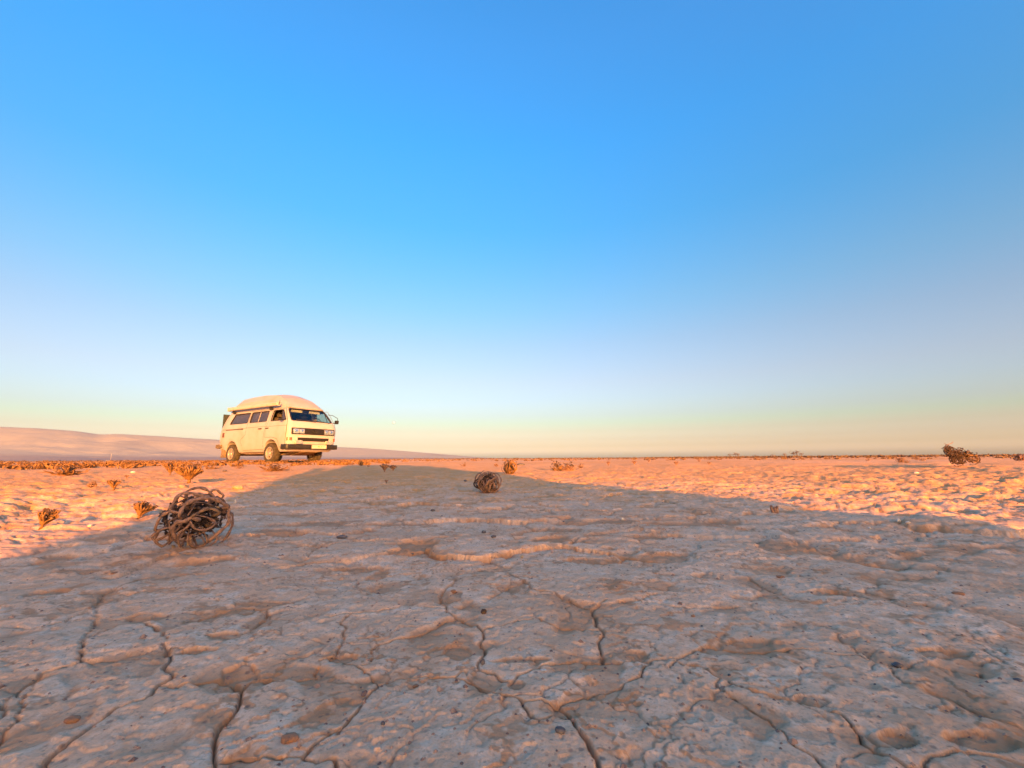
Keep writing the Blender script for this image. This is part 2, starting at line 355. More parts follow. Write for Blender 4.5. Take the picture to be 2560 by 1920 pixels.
# distance to the drawn cracks
wx = x + .006 * fbm(x * 26, y * 26, 3, 21); wy = y + .006 * fbm(x * 26, y * 26, 3, 31)
nearmask = (r < 1.5)
ix = np.nonzero(nearmask.ravel())[0]; qx, qy = wx.ravel()[ix], wy.ravel()[ix]
dc = np.full(qx.shape, 1.0); wc = np.ones(qx.shape)
for fn, wid, pts in CRACKS:
    g = [flat_hit(*fn(*p))[:2] for p in pts]
    for a, b in zip(g[:-1], g[1:]):
        if min(a[1], b[1]) < 0: continue
        v = b - a; L2 = max(v @ v, 1e-12); pad = .05
        sel = np.nonzero((qx > min(a[0], b[0]) - pad) & (qx < max(a[0], b[0]) + pad) & (qy > min(a[1], b[1]) - pad) & (qy < max(a[1], b[1]) + pad))[0]
        if not len(sel): continue
        t = np.clip(((qx[sel] - a[0]) * v[0] + (qy[sel] - a[1]) * v[1]) / L2, 0, 1)
        d = np.hypot(qx[sel] - a[0] - t * v[0], qy[sel] - a[1] - t * v[1])
        m = d < dc[sel]; dc[sel[m]] = d[m]; wc[sel[m]] = wid
E1 = np.ones(x.shape); E1.ravel()[ix] = dc; W1 = np.ones(x.shape); W1.ravel()[ix] = wc
# plates further out
wx2 = x + .03 * fbm(x * 7, y * 7, 3, 41); wy2 = y + .03 * fbm(x * 7, y * 7, 3, 51)
ID, E2 = voronoi(wx2, wy2 * 1.25, .17, 3)
IDs, E3 = voronoi(x + .012 * fbm(x * 22, y * 22, 3, 61), y + .012 * fbm(x * 22, y * 22, 3, 71), .075, 9)
far = 1 - sst(3.5, 8, r)
e = np.where(hand > .5, E1, E2)
vary = .5 + .8 * (fbm(x * 9, y * 9, 2, 81) + .35)
cw = .00075 * np.where(hand > .5, W1, 1.0 + .6 * r) * np.clip(vary, .6, 1.4)
op = np.where(hand > .5, 1, np.clip(.6 + 1.5 * fbm(x * 3.1, y * 3.1, 2, 85), 0, 1))
crack = np.exp(-(e / cw) ** 2) * far * op
# hairline cracks inside plates
hl = np.exp(-(E3 / .0008) ** 2) * sst(-.15, .2, fbm(x * 6, y * 6, 2, 91)) * (1 - sst(1.2, 2.5, r))
# heights
u1, u2, u3 = hash01(ID, 1.), hash01(ID, 2.), hash01(ID, 3.)
cxy = 1 - hand
tilt = (u1 - .5) * .010 * cxy * far
zz = macro(x, y)
zz = zz + tilt + ((u2 - .5) * .10 * (fbm(x * 2, y * 2, 1, 95) + .2) * .08 + (u3 - .5) * 0) * cxy
zz = zz + hand * .0022 * fbm(x * 5, y * 5, 2, 97)
# low mounds and flakes that throw the patchy light further out
lane = sst(.2, 1.2, r)
side = .6 + 1.0 * sst(.15, 1.1, (x + .1) / np.maximum(y, .2)) + .9 * sst(.3, 1.1, -x / np.maximum(y, .2)) 
zz = zz + lane * side * ((.0042 + .0045 * sst(1.3, 2.6, r)) * fbm(x / .42, y / .26, 4, 101, .58) * (1 - hand * .8) + (.0016 + .0025 * sst(1.3, 2.6, r)) * np.abs(fbm(x / .13, y / .09, 3, 111)) * (1 - hand))
zz = zz + (.0012 + .0026 * sst(.9, 1.9, r)) * side * lane * fbm(x / .09, y / .05, 4, 115, .6) * (1 - hand)
# broken plate edges and washed-out hollows
edge = np.exp(-e / np.where(hand > .5, .007, .012)) * far * np.where(hand > .5, .22, .7)
chip = sst(.10, .36, fbm(x * 17, y * 17, 3, 121)) * np.exp(-e / .03) * (.5 + .5 * op)
zz = zz - .0030 * edge - .0052 * chip * far * np.where(hand > .5, .45, .8)
wash = sst(.30, .52, fbm(x * 6.5 + 3, y * 9, 3, 131)) * (1 - hand * .75) * sst(.3, .8, r)
zz = zz - .0045 * wash * far
pit = np.zeros(x.shape)
for px, py, ax, ay, dep in PITS:
    c0 = flat_hit(px, py)[:2]; a = abs(flat_hit(px + ax, py)[0] - c0[0]); b = max(abs(flat_hit(px, py - ay)[1] - c0[1]), .004)
    k = ((x - c0[0]) / a) ** 2 + ((y - c0[1]) / b) ** 2 + .9 * fbm(x * 30, y * 30, 3, 141)
    s_ = (1 - sst(.90, 1.02, k)) * (.8 + .35 * fbm(x * 60, y * 60, 3, 143)); s_ = np.where(k > 3, 0, s_); zz = zz - s_ * dep * .00042; pit = np.maximum(pit, s_)
zz = zz - np.where(hand > .5, .0055, .0085) * crack - .0016 * hl
# thin layers of crust peeled off in steps
fw1, fw2 = x + .018 * fbm(x * 30, y * 30, 4, 305, .65), y + .018 * fbm(x * 30, y * 30, 4, 311, .65)
fq = 3.6 * fbm(fw1 * 4.2, fw2 * 6.0, 3, 301) + 20; fl = np.floor(fq); fr_ = fq - fl
fstep = np.where(hand > .5, .0012, .0022 + .002 * sst(1.3, 2.6, r)) * (1 - sst(2.5, 5, r))
zz = zz + fstep * (fl - 20 + sst(.84, 1.0, fr_)) - fstep * (fq - 20) * .7
riser = sst(.74, .84, fr_) * sst(-.25, .25, fbm(x * 8, y * 8, 2, 317)) * (1 - sst(2.5, 5, r))
fine = fbm(x * 45, y * 45, 4, 151, .6)
zz = zz + .0007 * fine * (1 + .8 * sst(.4, 2, r)) * far - .0012 * sst(.42, .6, fbm(x * 75, y * 75, 2, 161)) * (1 - sst(.8, 1.6, r))
# sand blown against the big curled plant
c0 = flat_hit(440, 1392)[:2]
sand = np.exp(-(((x - c0[0]) / .105) ** 2 + ((y - c0[1]) / .028) ** 2)) * (1 + .3 * fbm(x * 20, y * 20, 2, 171))
zz = zz + .006 * np.clip(sand, 0, 1)
GZ = macro(GX, GY); GZ[:KN] = zz * (1 - sst(6.5, 8.8, r)) + GZ[:KN] * sst(6.5, 8.8, r)
mid = sst(4, 7, RR) * (1 - sst(60, 200, RR))
GZ = GZ + mid * (.02 * fbm(GX / 1.1, GY / 1.1, 3, 181))
CR = np.full(GX.shape, .8)
brown = np.clip(.5 * hl + np.exp(-(e / (cw * 2.0)) ** 2) * .9 * op * far + chip * .8 * far + .8 * wash * far + .75 * riser + pit + np.clip(sand, 0, 1) * .85, 0, 1)
CR[:KN] = np.clip(1 - brown - .7 * sst(.9, 4.5, r) - .25 * sst(-.1, .5, fbm(x * 4, y * 4, 3, 191)), 0, 1)  # crust thins with distance, deepening the orange of the sunlit ground
CR[KN:] = np.clip(.25 + .4 * fbm(GX[KN:] / 6, GY[KN:] / 6, 3, 195), 0, 1)
RO = np.clip(.12 + .88 * sst(.5, 2.5, RR), 0, 1)

def ground_z(px, py):
    """height of the built ground at a point (bilinear in the polar sheet)"""
    r0 = math.hypot(px, py); t0 = math.atan2(px, py)
    i = int(np.clip(np.searchsorted(rr, r0) - 1, 0, NR - 2)); j = int(np.clip(np.searchsorted(th, t0) - 1, 0, NT - 2))
    a = min(max((r0 - rr[i]) / (rr[i + 1] - rr[i]), 0), 1); b = min(max((t0 - th[j]) / (th[j + 1] - th[j]), 0), 1)
    return float((GZ[i, j] * (1 - a) + GZ[i + 1, j] * a) * (1 - b) + (GZ[i, j + 1] * (1 - a) + GZ[i + 1, j + 1] * a) * b)
def at(px, py):
    """the ground point seen at a pixel of the photograph"""
    d = FW * F_PX + RT * (px - 1280) - UP * (py - 960); d = d / np.hypot(d[0], d[1])
    prev = .15
    for k in range(1, 700):
        s_ = .15 * 1.012 ** k
        p = CAM + d * s_
        if p[2] <= ground_z(p[0], p[1]):
            lo, hi = prev, s_
            for _ in range(12):
                m_ = (lo + hi) / 2; q = CAM + d * m_
                if q[2] <= ground_z(q[0], q[1]): hi = m_
                else: lo = m_
            q = CAM + d * hi; return Vector((q[0], q[1], ground_z(q[0], q[1])))
        prev = s_
        if s_ > 260: break
    q = CAM + d * 260; return Vector((q[0], q[1], ground_z(q[0], q[1])))

NV = NR * NT
VXYZ = np.stack([GX, GY, GZ], -1).reshape(-1, 3)
crv, rov = CR.ravel(), RO.ravel()
I, J = np.meshgrid(np.arange(NR - 1), np.arange(NT), indexing='ij'); J2 = (J + 1) % NT
QUADS = np.stack([I * NT + J, I * NT + J2, (I + 1) * NT + J2, (I + 1) * NT + J], -1).reshape(-1, 4)[:, ::-1]
# which plate each face belongs to
PL = np.full((NR - 1, NT), -1, np.int64)
kk = min(KN - 1, int(np.searchsorted(rr, 2.05)))
crk = (np.exp(-(e / (cw * 1.25)) ** 2) > .25)
inview = (np.abs(TT[:kk]) < R_(58)) & (RR[:kk] > .17)
vm = (hand[:kk] <= .5) & inview & (y[:kk] < 1.55) & ~crk[:kk]
PL[:kk][vm] = ID[:kk][vm]
hm = (hand[:kk] > .5) & inview & ~crk[:kk]
# flood fill between the drawn cracks: runs of each row joined to the runs of the row before
par = [0]
def find(a):
    while par[a] != a: par[a] = par[par[a]]; a = par[a]
    return a
prevlab = np.zeros(NT, np.int64); LAB = np.zeros((kk, NT), np.int64)
for i in range(kk):
    m = hm[i]
    if not m.any(): prevlab = np.zeros(NT, np.int64); continue
    dm = np.diff(np.concatenate([[0], m.astype(np.int8), [0]])); st, en = np.nonzero(dm == 1)[0], np.nonzero(dm == -1)[0]
    cur = np.zeros(NT, np.int64)
    for a, b in zip(st, en):
        ls = np.unique(prevlab[a:b]); ls = ls[ls > 0]
        if len(ls):
            roots = [find(int(q)) for q in ls]; k0 = min(roots)
            for q in roots: par[q] = k0
        else: k0 = len(par); par.append(k0)
        cur[a:b] = k0
    LAB[i] = cur; prevlab = cur
root = np.array([find(k) for k in range(len(par))]); LAB = root[LAB]
PL[:kk][hm] = -2 - LAB[hm]
pl = PL.ravel()
ids, inv, cnt = np.unique(pl, return_inverse=True, return_counts=True)
area_ok = cnt > 260
order = [k for k in np.argsort(-cnt) if ids[k] != -1 and area_ok[k]][:290]

def sheet(name, faces, normals):
    uq, fi = np.unique(faces, return_inverse=True); fi = fi.reshape(-1, 4); me = bpy.data.meshes.new(name)
    me.vertices.add(len(uq)); me.vertices.foreach_set('co', VXYZ[uq].astype(np.float32).ravel())
    nf = len(fi); me.loops.add(nf * 4); me.loops.foreach_set('vertex_index', fi.astype(np.int32).ravel())
    me.polygons.add(nf); me.polygons.foreach_set('loop_start', np.arange(0, nf * 4, 4, dtype=np.int32))
    me.polygons.foreach_set('use_smooth', np.ones(nf, bool)); me.update(calc_edges=True)
    for nm, v in (('crust', crv), ('rough', rov)):
        a = me.attributes.new(nm, 'FLOAT', 'POINT'); a.data.foreach_set('value', v[uq].astype(np.float32))
    me.normals_split_custom_set_from_vertices(normals[uq])
    me.materials.append(M['ground']); return me
# vertex normals of the whole sheet, so that plates and the floor between them shade as one surface
p0, p1, p2, p3 = (VXYZ[QUADS[:, k]] for k in range(4))
fn_ = np.cross(p2 - p0, p3 - p1); VN = np.zeros_like(VXYZ)
for k in range(4):
    for c in range(3): VN[:, c] += np.bincount(QUADS[:, k], fn_[:, c], NV)
VN /= np.maximum(np.linalg.norm(VN, axis=1, keepdims=True), 1e-12)
isplate = np.isin(inv, order)
ground = link('ground', sheet('ground', QUADS[~isplate], VN)); tag(ground, kind='structure')
for k in order:
    link('mud_plate', sheet('mud_plate', QUADS[inv == k], VN), None, ground)

# ------------------------------------------------------------------ hills and far plain
def hills():
    skyline = [(-700, 1052), (-300, 1060), (0, 1067), (100, 1071), (190, 1078), (250, 1087), (290, 1085), (400, 1091), (545, 1100), (700, 1109), (850, 1118), (900, 1120),
               (1000, 1127), (1100, 1135), (1170, 1141), (1240, 1145.5), (1330, 1149)]
    az, elv = [], []
    for px, py in skyline:
        d = FW * F_PX + RT * (px - 1280) - UP * (py - 960); az.append(math.atan2(d[0], d[1])); elv.append(d[2] / math.hypot(d[0], d[1]))
    A = np.linspace(az[0], az[-1], 620); ER = np.interp(A, az, elv); ER = np.convolve(np.pad(ER, 4, 'edge'), np.ones(9) / 9, 'valid')
    D0, D1 = 1500.0, 3300.0
    T = np.concatenate([np.linspace(0, 1, 130), [1.12]])
    AA, TTT = np.meshgrid(A, T, indexing='ij'); dist = D0 + (D1 - D0) * TTT
    X, Y = dist * np.sin(AA), dist * np.cos(AA)
    top = (ER * D1 + CAM_H)[:, None]
    prof = .24 * sst(0, .55, TTT) ** 1.5 + .76 * sst(.42, 1.0, TTT)
    n1 = np.abs(fbm(X / 420, Y / 800, 4, 201)); n2 = fbm(X / 900, Y / 900, 3, 211); n3 = 1 - np.abs(fbm(X / 210 + n2, Y / 500, 4, 221))
    env = np.sin(np.clip(TTT, 0, 1) * np.pi) ** .7
    Z = top * np.clip(prof, 0, 1) + env * np.maximum(top, 3) * (.05 * n2 - .03 * n1 + .02 * n3 + .012 * fbm(X / 110, Y / 190, 5, 241, .6) - .025 * np.abs(fbm(X / 240 + n2, Y / 420, 4, 243)) - .02)
    Z = np.where(TTT >= 1.0, top * (1 - (TTT - 1) * 5), Z); Z = np.maximum(Z, -4) ; Z[:, 0] = -4
    n = len(T); V = np.stack([X, Y, Z], -1).reshape(-1, 3); i, j = np.meshgrid(np.arange(len(A) - 1), np.arange(n - 1), indexing='ij')
    Q = np.stack([i * n + j, i * n + j + 1, (i + 1) * n + j + 1, (i + 1) * n + j], -1).reshape(-1, 4)[:, ::-1]
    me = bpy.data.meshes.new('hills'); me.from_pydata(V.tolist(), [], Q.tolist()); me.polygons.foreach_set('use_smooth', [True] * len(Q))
    ft = me.attributes.new('foot', 'FLOAT', 'POINT'); ft.data.foreach_set('value', (1 - sst(.30, .42, TTT + .05 * n2)).ravel().astype(np.float32))
    m = mat('dusty hillside', (.43, .385, .29), .95, noise=(.0035, (.33, .31, .26), .56, .68), spec=.05)  # darker noise patches stand in for shaded gullies
    nn = m.node_tree.nodes; lk = m.node_tree.links.new; at_ = nn.new('ShaderNodeAttribute'); at_.attribute_name = 'foot'; pb = nn['Principled BSDF']
    src = pb.inputs['Base Color'].links[0].from_socket; k_ = nn.new('ShaderNodeMix'); k_.data_type = 'RGBA'; k_.inputs[7].default_value = (.30, .255, .225, 1)   # dark gravel fans at the foot
    lk(at_.outputs['Fac'], k_.inputs[0]); lk(src, k_.inputs[6]); lk(k_.outputs[2], pb.inputs['Base Color'])
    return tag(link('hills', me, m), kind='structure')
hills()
def far_cone():                                   # the small cone hill on the right of the horizon
    c = at(2250, 1143); d = FW * F_PX + RT * (2250 - 1280) - UP * (1137 - 960); d = d / math.hypot(d[0], d[1]) * 4200
    mb = MB(); n = 20
    V = [(d[0], d[1], 13)]; Fc = []
    for k in range(n): a = 2 * math.pi * k / n; q = 62 + 18 * math.sin(3 * a + 1); V.append((d[0] + q * math.cos(a) * .25, d[1] + q * math.sin(a) * .25, 10))
    for k in range(n): a = 2 * math.pi * k / n; q = 95 + 25 * math.sin(2 * a); V.append((d[0] + q * math.cos(a), d[1] + q * math.sin(a), -3))
    for k in range(n):
        k2 = (k + 1) % n; Fc += [(0, 1 + k, 1 + k2), (1 + k, 1 + n + k, 1 + n + k2, 1 + k2)]
    mb.add(V, Fc); tag(mb.build('distant_hill', mat('far hill rock', (.34, .2, .15), .95), smooth=180), kind='structure')
far_cone()

# ------------------------------------------------------------------ camper van
VAN_P, VAN_YAW, VAN_Z = (-9.7995, 16.224), -0.5354, CAM_H - 0.0944
Zs = [.38, .43, .50, .62, .85, 1.05, 1.18, 1.30, 1.37, 1.55, 1.72, 1.83, 1.87]
XF = [3.36, 3.44, 3.49, 3.515, 3.53, 3.53, 3.515, 3.485, 3.445, 3.285, 3.135, 3.035, 2.98]
XR = [-.72, -.82, -.87, -.89, -.90, -.895, -.885, -.86, -.835, -.76, -.67, -.61, -.58]
HW = [.83, .86, .885, .905, .922, .922, .917, .90, .885, .85, .81, .78, .755]
fx = lambda z: float(np.interp(z, Zs, XF)); rx = lambda z: float(np.interp(z, Zs, XR)); hw = lambda z: float(np.interp(z, Zs, HW))
def outline(z, inset=0.0, dz=0):
    f, b, h = fx(z) - inset, rx(z) + inset, hw(z) - inset; cf, cb = .16, .14; P = []
    bul = .055
    for k in range(9): yy = -h + cf + (2 * h - 2 * cf) * k / 8; P.append((f - bul * (yy / h) ** 2, yy))
    for k in range(1, 6):
        a = math.pi / 2 * k / 6; P.append((f - bul - cf + cf * math.cos(a) + bul * .25 * math.cos(a), h - cf + cf * math.sin(a)))
    for k in range(15): P.append((f - bul - cf + (b + cb - (f - bul - cf)) * k / 14, h))
    for k in range(1, 6):
        a = math.pi / 2 + math.pi / 2 * k / 6; P.append((b + cb + cb * math.cos(a), h - cb + cb * math.sin(a)))
    for k in range(7): P.append((b, h - cb - (2 * h - 2 * cb) * k / 6))
    for k in range(1, 6):
        a = math.pi + math.pi / 2 * k / 6; P.append((b + cb + cb * math.cos(a), -h + cb + cb * math.sin(a)))
    for k in range(15): P.append((b + cb + (f - bul - cf - b - cb) * k / 14, -h))
    for k in range(1, 6):
        a = 1.5 * math.pi + math.pi / 2 * k / 6; P.append((f - bul - cf + cf * math.cos(a) + bul * .25 * math.cos(a), -h + cf + cf * math.sin(a)))
    return P
def loft(zl, inset=0.0):
    v, f = [], []
    for z in zl: v += [(x_, y_, z) for x_, y_ in outline(z, inset)]
    n = len(v) // len(zl)
    for k in range(len(zl) - 1):
        for i in range(n): f.append((k * n + i, k * n + (i + 1) % n, (k + 1) * n + (i + 1) % n, (k + 1) * n + i))
    f.append(tuple(range(n))[::-1]); f.append(tuple((len(zl) - 1) * n + i for i in range(n)))
    return MB().add(v, f)
def round_poly(poly, r, seg=4):
    out = []; n = len(poly)
    for i in range(n):
        p, a, b = Vector(poly[i]), Vector(poly[i - 1]), Vector(poly[(i + 1) % n]); u, v = (a - p).normalized() * r, (b - p).normalized() * r
        for k in range(seg + 1):
            t = k / seg; out.append(tuple(p + u * (1 - t) ** 2 + v * t ** 2))
    return out
def boolean(target, cutters):
    for c in cutters:
        md = target.modifiers.new('cut', 'BOOLEAN'); md.operation = 'DIFFERENCE'; md.solver = 'EXACT'; md.object = c
    dg = bpy.context.evaluated_depsgraph_get(); me = bpy.data.meshes.new_from_object(target.evaluated_get(dg))
    target.modifiers.clear(); old = target.data; target.data = me
    for c in cutters: bpy.data.objects.remove(c)
    return target
WIN = {  # side windows: corner points in (x, z)
 'rear': [(-.30, 1.40), (.93, 1.40), (.95, 1.79), (-.10, 1.79)], 'mid': [(1.04, 1.40), (2.13, 1.40), (2.13, 1.79), (1.04, 1.79)],
 'door': [(2.36, 1.40), (3.27, 1.40), (2.94, 1.79), (2.38, 1.79)]}
WS = [(-.755, 1.395), (.755, 1.395), (.655, 1.835), (-.655, 1.835)]
RW = [(-.62, 1.38), (.62, 1.38), (.56, 1.76), (-.56, 1.76)]
ARCH = [(.06, .37, .42), (2.55, .37, .42)]
def side_panel(name, m, parent, poly, s, off, thick, mat_smooth=40, nx=10, nz=8):
    """a panel following the flank: polygon in (x, z), kept OFF metres proud of it"""
    bm = bmesh.new(); vs = [bm.verts.new((p[0], 0, p[1])) for p in poly]; bm.faces.new(vs)
    zz_ = sorted(set(z for z in Zs if min(p[1] for p in poly) < z < max(p[1] for p in poly)))
    for z in zz_: bmesh.ops.bisect_plane(bm, geom=bm.verts[:] + bm.edges[:] + bm.faces[:], plane_co=(0, 0, z), plane_no=(0, 0, 1))
    r = bmesh.ops.extrude_face_region(bm, geom=bm.faces[:])
    ev = set(v for v in r['geom'] if isinstance(v, bmesh.types.BMVert))
    for v in bm.verts: v.co.y = s * (hw(v.co.z) + (off if v in ev else off - thick))
    bmesh.ops.recalc_face_normals(bm, faces=bm.faces)
    me = bpy.data.meshes.new(name); bm.to_mesh(me); bm.free(); return link(name, me, m, parent)
def side_ring(name, m, parent, poly, s, wdt, off, thick):
    """a frame of width WDT running round a polygon on the flank"""
    c = Vector((sum(p[0] for p in poly) / len(poly), sum(p[1] for p in poly) / len(poly))); inner = []
    n = len(poly)
    for i in range(n):
        p = Vector(poly[i]); a = Vector(poly[i - 1]); b = Vector(poly[(i + 1) % n]); t = (b - a).normalized(); nr = Vector((-t.y, t.x))
        if nr.dot(c - p) < 0: nr = -nr
        inner.append(p + nr * wdt)
    v, f = [], []
    for rng_, o in ((poly, off - thick), (inner, off - thick), (poly, off), (inner, off)): v += [(p[0], s * (hw(p[1]) + o), p[1]) for p in rng_]
    for i in range(n):
        j = (i + 1) % n; f += [(2 * n + i, 2 * n + j, 3 * n + j, 3 * n + i), (i, j, n + j, n + i), (i, j, 2 * n + j, 2 * n + i), (n + i, n + j, 3 * n + j, 3 * n + i)]
    return MB().add(v, f).build(name, m, parent)
def densify(poly, d=.08):
    out = []
    for i in range(len(poly)):
        a, b = Vector(poly[i]), Vector(poly[(i + 1) % len(poly)]); n = max(1, int((b - a).length / d))
        out += [tuple(a + (b - a) * (k / n)) for k in range(n)]
    return out
def front_panel(name, m, parent, poly, off, thick):
    """a panel on the nose or screen: polygon in (y, z), following the bowed front"""
    poly = densify(poly, .06); F3 = lambda y_, z: fx(z) - .055 * (y_ / hw(z)) ** 2
    bm = bmesh.new(); vs = [bm.verts.new((0, p[0], p[1])) for p in poly]; bm.faces.new(vs)
    ys = np.arange(min(p[0] for p in poly) + .08, max(p[0] for p in poly), .12)
    for q in ys: bmesh.ops.bisect_plane(bm, geom=bm.verts[:] + bm.edges[:] + bm.faces[:], plane_co=(0, q, 0), plane_no=(0, 1, 0))
    for z in [z for z in Zs if min(p[1] for p in poly) < z < max(p[1] for p in poly)]:
        bmesh.ops.bisect_plane(bm, geom=bm.verts[:] + bm.edges[:] + bm.faces[:], plane_co=(0, 0, z), plane_no=(0, 0, 1))
    r = bmesh.ops.extrude_face_region(bm, geom=bm.faces[:]); ev = set(v for v in r['geom'] if isinstance(v, bmesh.types.BMVert))
    for v in bm.verts: v.co.x = F3(v.co.y, v.co.z) + (off if v in ev else off - thick)
    bmesh.ops.recalc_face_normals(bm, faces=bm.faces)
    me = bpy.data.meshes.new(name); bm.to_mesh(me); bm.free(); return link(name, me, m, parent)
rect = lambda y0, y1, z0, z1: [(y0, z0), (y1, z0), (y1, z1), (y0, z1)]
fxy = lambda y_, z: fx(z) - .055 * (y_ / hw(z)) ** 2

def make_van():
    root = empty('camper_van', (0, 0, 0))
    tag(root, 'dusty cream camper van with a raised roof, black bumper and awning, parked by the shadow', 'van')
    body = loft(Zs).build('body', M['paint'], root)
    cut = []
    cav = [.80, .95, 1.18, 1.37, 1.55, 1.72, 1.835]
    cut.append(loft(cav, .045).build('cut', None))
    for s in (-1, 1):
        for poly in WIN.values(): cut.append(MB().prism(round_poly(poly, .06), 1, s * .60, s * 1.2).build('cut', None))
        for ax, az_, ar in ARCH:
            cut.append(MB().prism([(ax + ar * math.cos(a), az_ + ar * math.sin(a)) for a in np.linspace(0, 2 * math.pi, 29)[:-1]], 1, s * .52, s * 1.3).build('cut', None))
    cut.append(MB().prism(round_poly(WS, .07), 0, 2.72, 4.2).build('cut', None))
    cut.append(MB().prism(round_poly(RW, .06), 0, -.40, -1.4).build('cut', None))
    boolean(body, cut)
    me = body.data
    if not me.materials: me.materials.append(M['paint'])
    me.polygons.foreach_set('use_smooth', [True] * len(me.polygons)); me.set_sharp_from_angle(angle=R_(28))
    # glass
    for s in (-1, 1):
        for nm, poly in WIN.items():
            ring = densify(round_poly(poly, .06), .09)
            if nm == 'door' and s < 0:                                # the near door window is wound down: only its quarter light keeps its glass
                wn = side_panel('door_window', M['tint'], root, densify([(3.0, 1.405), (3.25, 1.405), (2.94, 1.78), (2.89, 1.78)], .09), s, -.018, .004)
            else: wn = side_panel('window' if nm != 'door' else 'door_window', M['tint'] if nm != 'door' else M['glass'], root, ring, s, -.018, .004)
            side_ring('rubber_seal', M['rubber'], wn, ring, s, .022, .004, .02)
            if nm == 'mid': MB().tube([(1.58, s * (hw(z) - .012), z) for z in (1.405, 1.55, 1.72, 1.785)], .012, 5).build('window_bar', M['alloy'], wn)
            if nm == 'door':
                q = MB(); q.tube([(2.99, s * (hw(1.40) - .01), 1.40), (2.87, s * (hw(1.79) - .01), 1.79)], .011); q.build('quarter_light_bar', M['rubber'], wn)
    ws = front_panel('windscreen', M['glass'], root, round_poly(WS, .07), -.02, .005)
    o2 = [(p[0] * 1.035, (p[1] - 1.615) * 1.07 + 1.615) for p in densify(round_poly(WS, .07), .07)]; i2 = densify(round_poly(WS, .07), .07)
    v, f = [], []; n = len(i2)
    o2 = [(p[0] * 1.03, (p[1] - 1.615) * 1.055 + 1.615) for p in i2]; i3 = [(p[0] * .972, (p[1] - 1.615) * .95 + 1.615) for p in i2]
    for L_, o in ((o2, .005), (i3, .005), (o2, -.03), (i3, -.03)): v += [(fxy(*p) + o, p[0], p[1]) for p in L_]
    for i in range(n):
        j = (i + 1) % n; f += [(i, j, n + j, n + i), (2 * n + i, 2 * n + j, 3 * n + j, 3 * n + i), (i, j, 2 * n + j, 2 * n + i), (n + i, n + j, 3 * n + j, 3 * n + i)]
    MB().add(v, f).build('screen_seal', M['rubber'], ws)
    rw = MB().add([(rx(p[1]) + .012, p[0], p[1]) for p in round_poly(RW, .06)] + [(rx(p[1]) + .018, p[0], p[1]) for p in round_poly(RW, .06)],
                  [tuple(range(20)), tuple(range(20, 40))]).build('rear_window', M['tint'], root)
    # doors and panel gaps on both flanks
    door_poly = [(2.17, .86), (2.62, .85), (2.86, .80), (2.95, .72), (3.02, .52), (3.335, .50), (3.40, 1.10), (3.36, 1.37), (3.06, 1.83), (2.33, 1.83), (2.25, 1.40), (2.17, 1.2)]
    for s in (-1, 1):
        dr = empty('front_door', (0, 0, 0)); dr.parent = root
        side_ring('door_gap', M['seam'], dr, densify(door_poly, .1), s, .012, .0015, .006)
        MB().box((2.19, s * .925 - .016, 1.155), (2.36, s * .925 + .016, 1.185)).build('door_handle', M['black'], dr)
        belt = MB(); belt.tube([(x_, s * (hw(1.235) + .001), 1.235 - .012 * abs(x_ - 1.6) / 2) for x_ in np.linspace(-.70, 3.37, 30)], .006, 4); belt.build('belt_crease', M['seam'], root)
    sd = empty('sliding_door', (0, 0, 0)); sd.parent = root
    side_ring('door_gap', M['seam'], sd, densify([(.98, 1.83), (2.15, 1.83), (2.13, 1.2), (2.06, .46), (.78, .44), (.72, .62), (.62, .80), (.93, 1.0)], .1), -1, .011, .0015, .006)
    MB().box((1.76, -.945, 1.150), (1.95, -.912, 1.182)).build('door_handle', M['black'], sd)
    MB().box((-.42, -.927, 1.188), (.70, -.914, 1.212)).build('slide_rail', M['black'], sd)
    MB().box((.66, -.940, 1.183), (.76, -.916, 1.217)).build('rail_end', M['black'], sd)
    # high roof, awning, gutter
    sec = [(-.60, [(.74, 1.875), (.70, 1.93), (.60, 1.96)], 1.965), (-.50, [(.755, 1.875), (.70, 2.02), (.56, 2.14)], 2.16), (-.34, [(.76, 1.875), (.68, 2.13), (.50, 2.325)], 2.35),
           (-.22, [(.76, 1.875), (.67, 2.17), (.49, 2.375)], 2.405), (.4, [(.76, 1.875), (.665, 2.20), (.485, 2.415)], 2.45), (1.2, [(.76, 1.875), (.66, 2.215), (.48, 2.43)], 2.47),
           (1.95, [(.76, 1.875), (.66, 2.19), (.48, 2.385)], 2.445), (2.08, [(.76, 1.875), (.67, 2.17), (.49, 2.355)], 2.425), (2.45, [(.755, 1.875), (.67, 2.11), (.53, 2.225)], 2.285),
           (2.75, [(.74, 1.875), (.67, 1.99), (.55, 2.065)], 2.11), (2.93, [(.70, 1.872), (.64, 1.915), (.53, 1.945)], 1.965), (3.0, [(.66, 1.87), (.60, 1.882), (.5, 1.892)], 1.90)]
    v, f = [], []
    for x_, pr, zc in sec:
        r_ = [(-p[0], p[1]) for p in pr] + [(-pr[2][0] * .5, (pr[2][1] + 3 * zc) / 4), (0, zc), (pr[2][0] * .5, (pr[2][1] + 3 * zc) / 4)] + [(p[0], p[1]) for p in pr[::-1]]
        v += [(x_, q[0], q[1]) for q in r_]
    m_ = len(r_)
    for k in range(len(sec) - 1):
        for i in range(m_): f.append((k * m_ + i, k * m_ + (i + 1) % m_, (k + 1) * m_ + (i + 1) % m_, (k + 1) * m_ + i))
    f.append(tuple(range(m_))); f.append(tuple((len(sec) - 1) * m_ + i for i in range(m_)))
    rf = MB().add(v, f).build('roof', M['roofm'], root, 9)
    bvl = rf.modifiers.new('soft edges', 'BEVEL'); bvl.width = .008; bvl.segments = 2; bvl.limit_method = 'ANGLE'; bvl.angle_limit = R_(20)
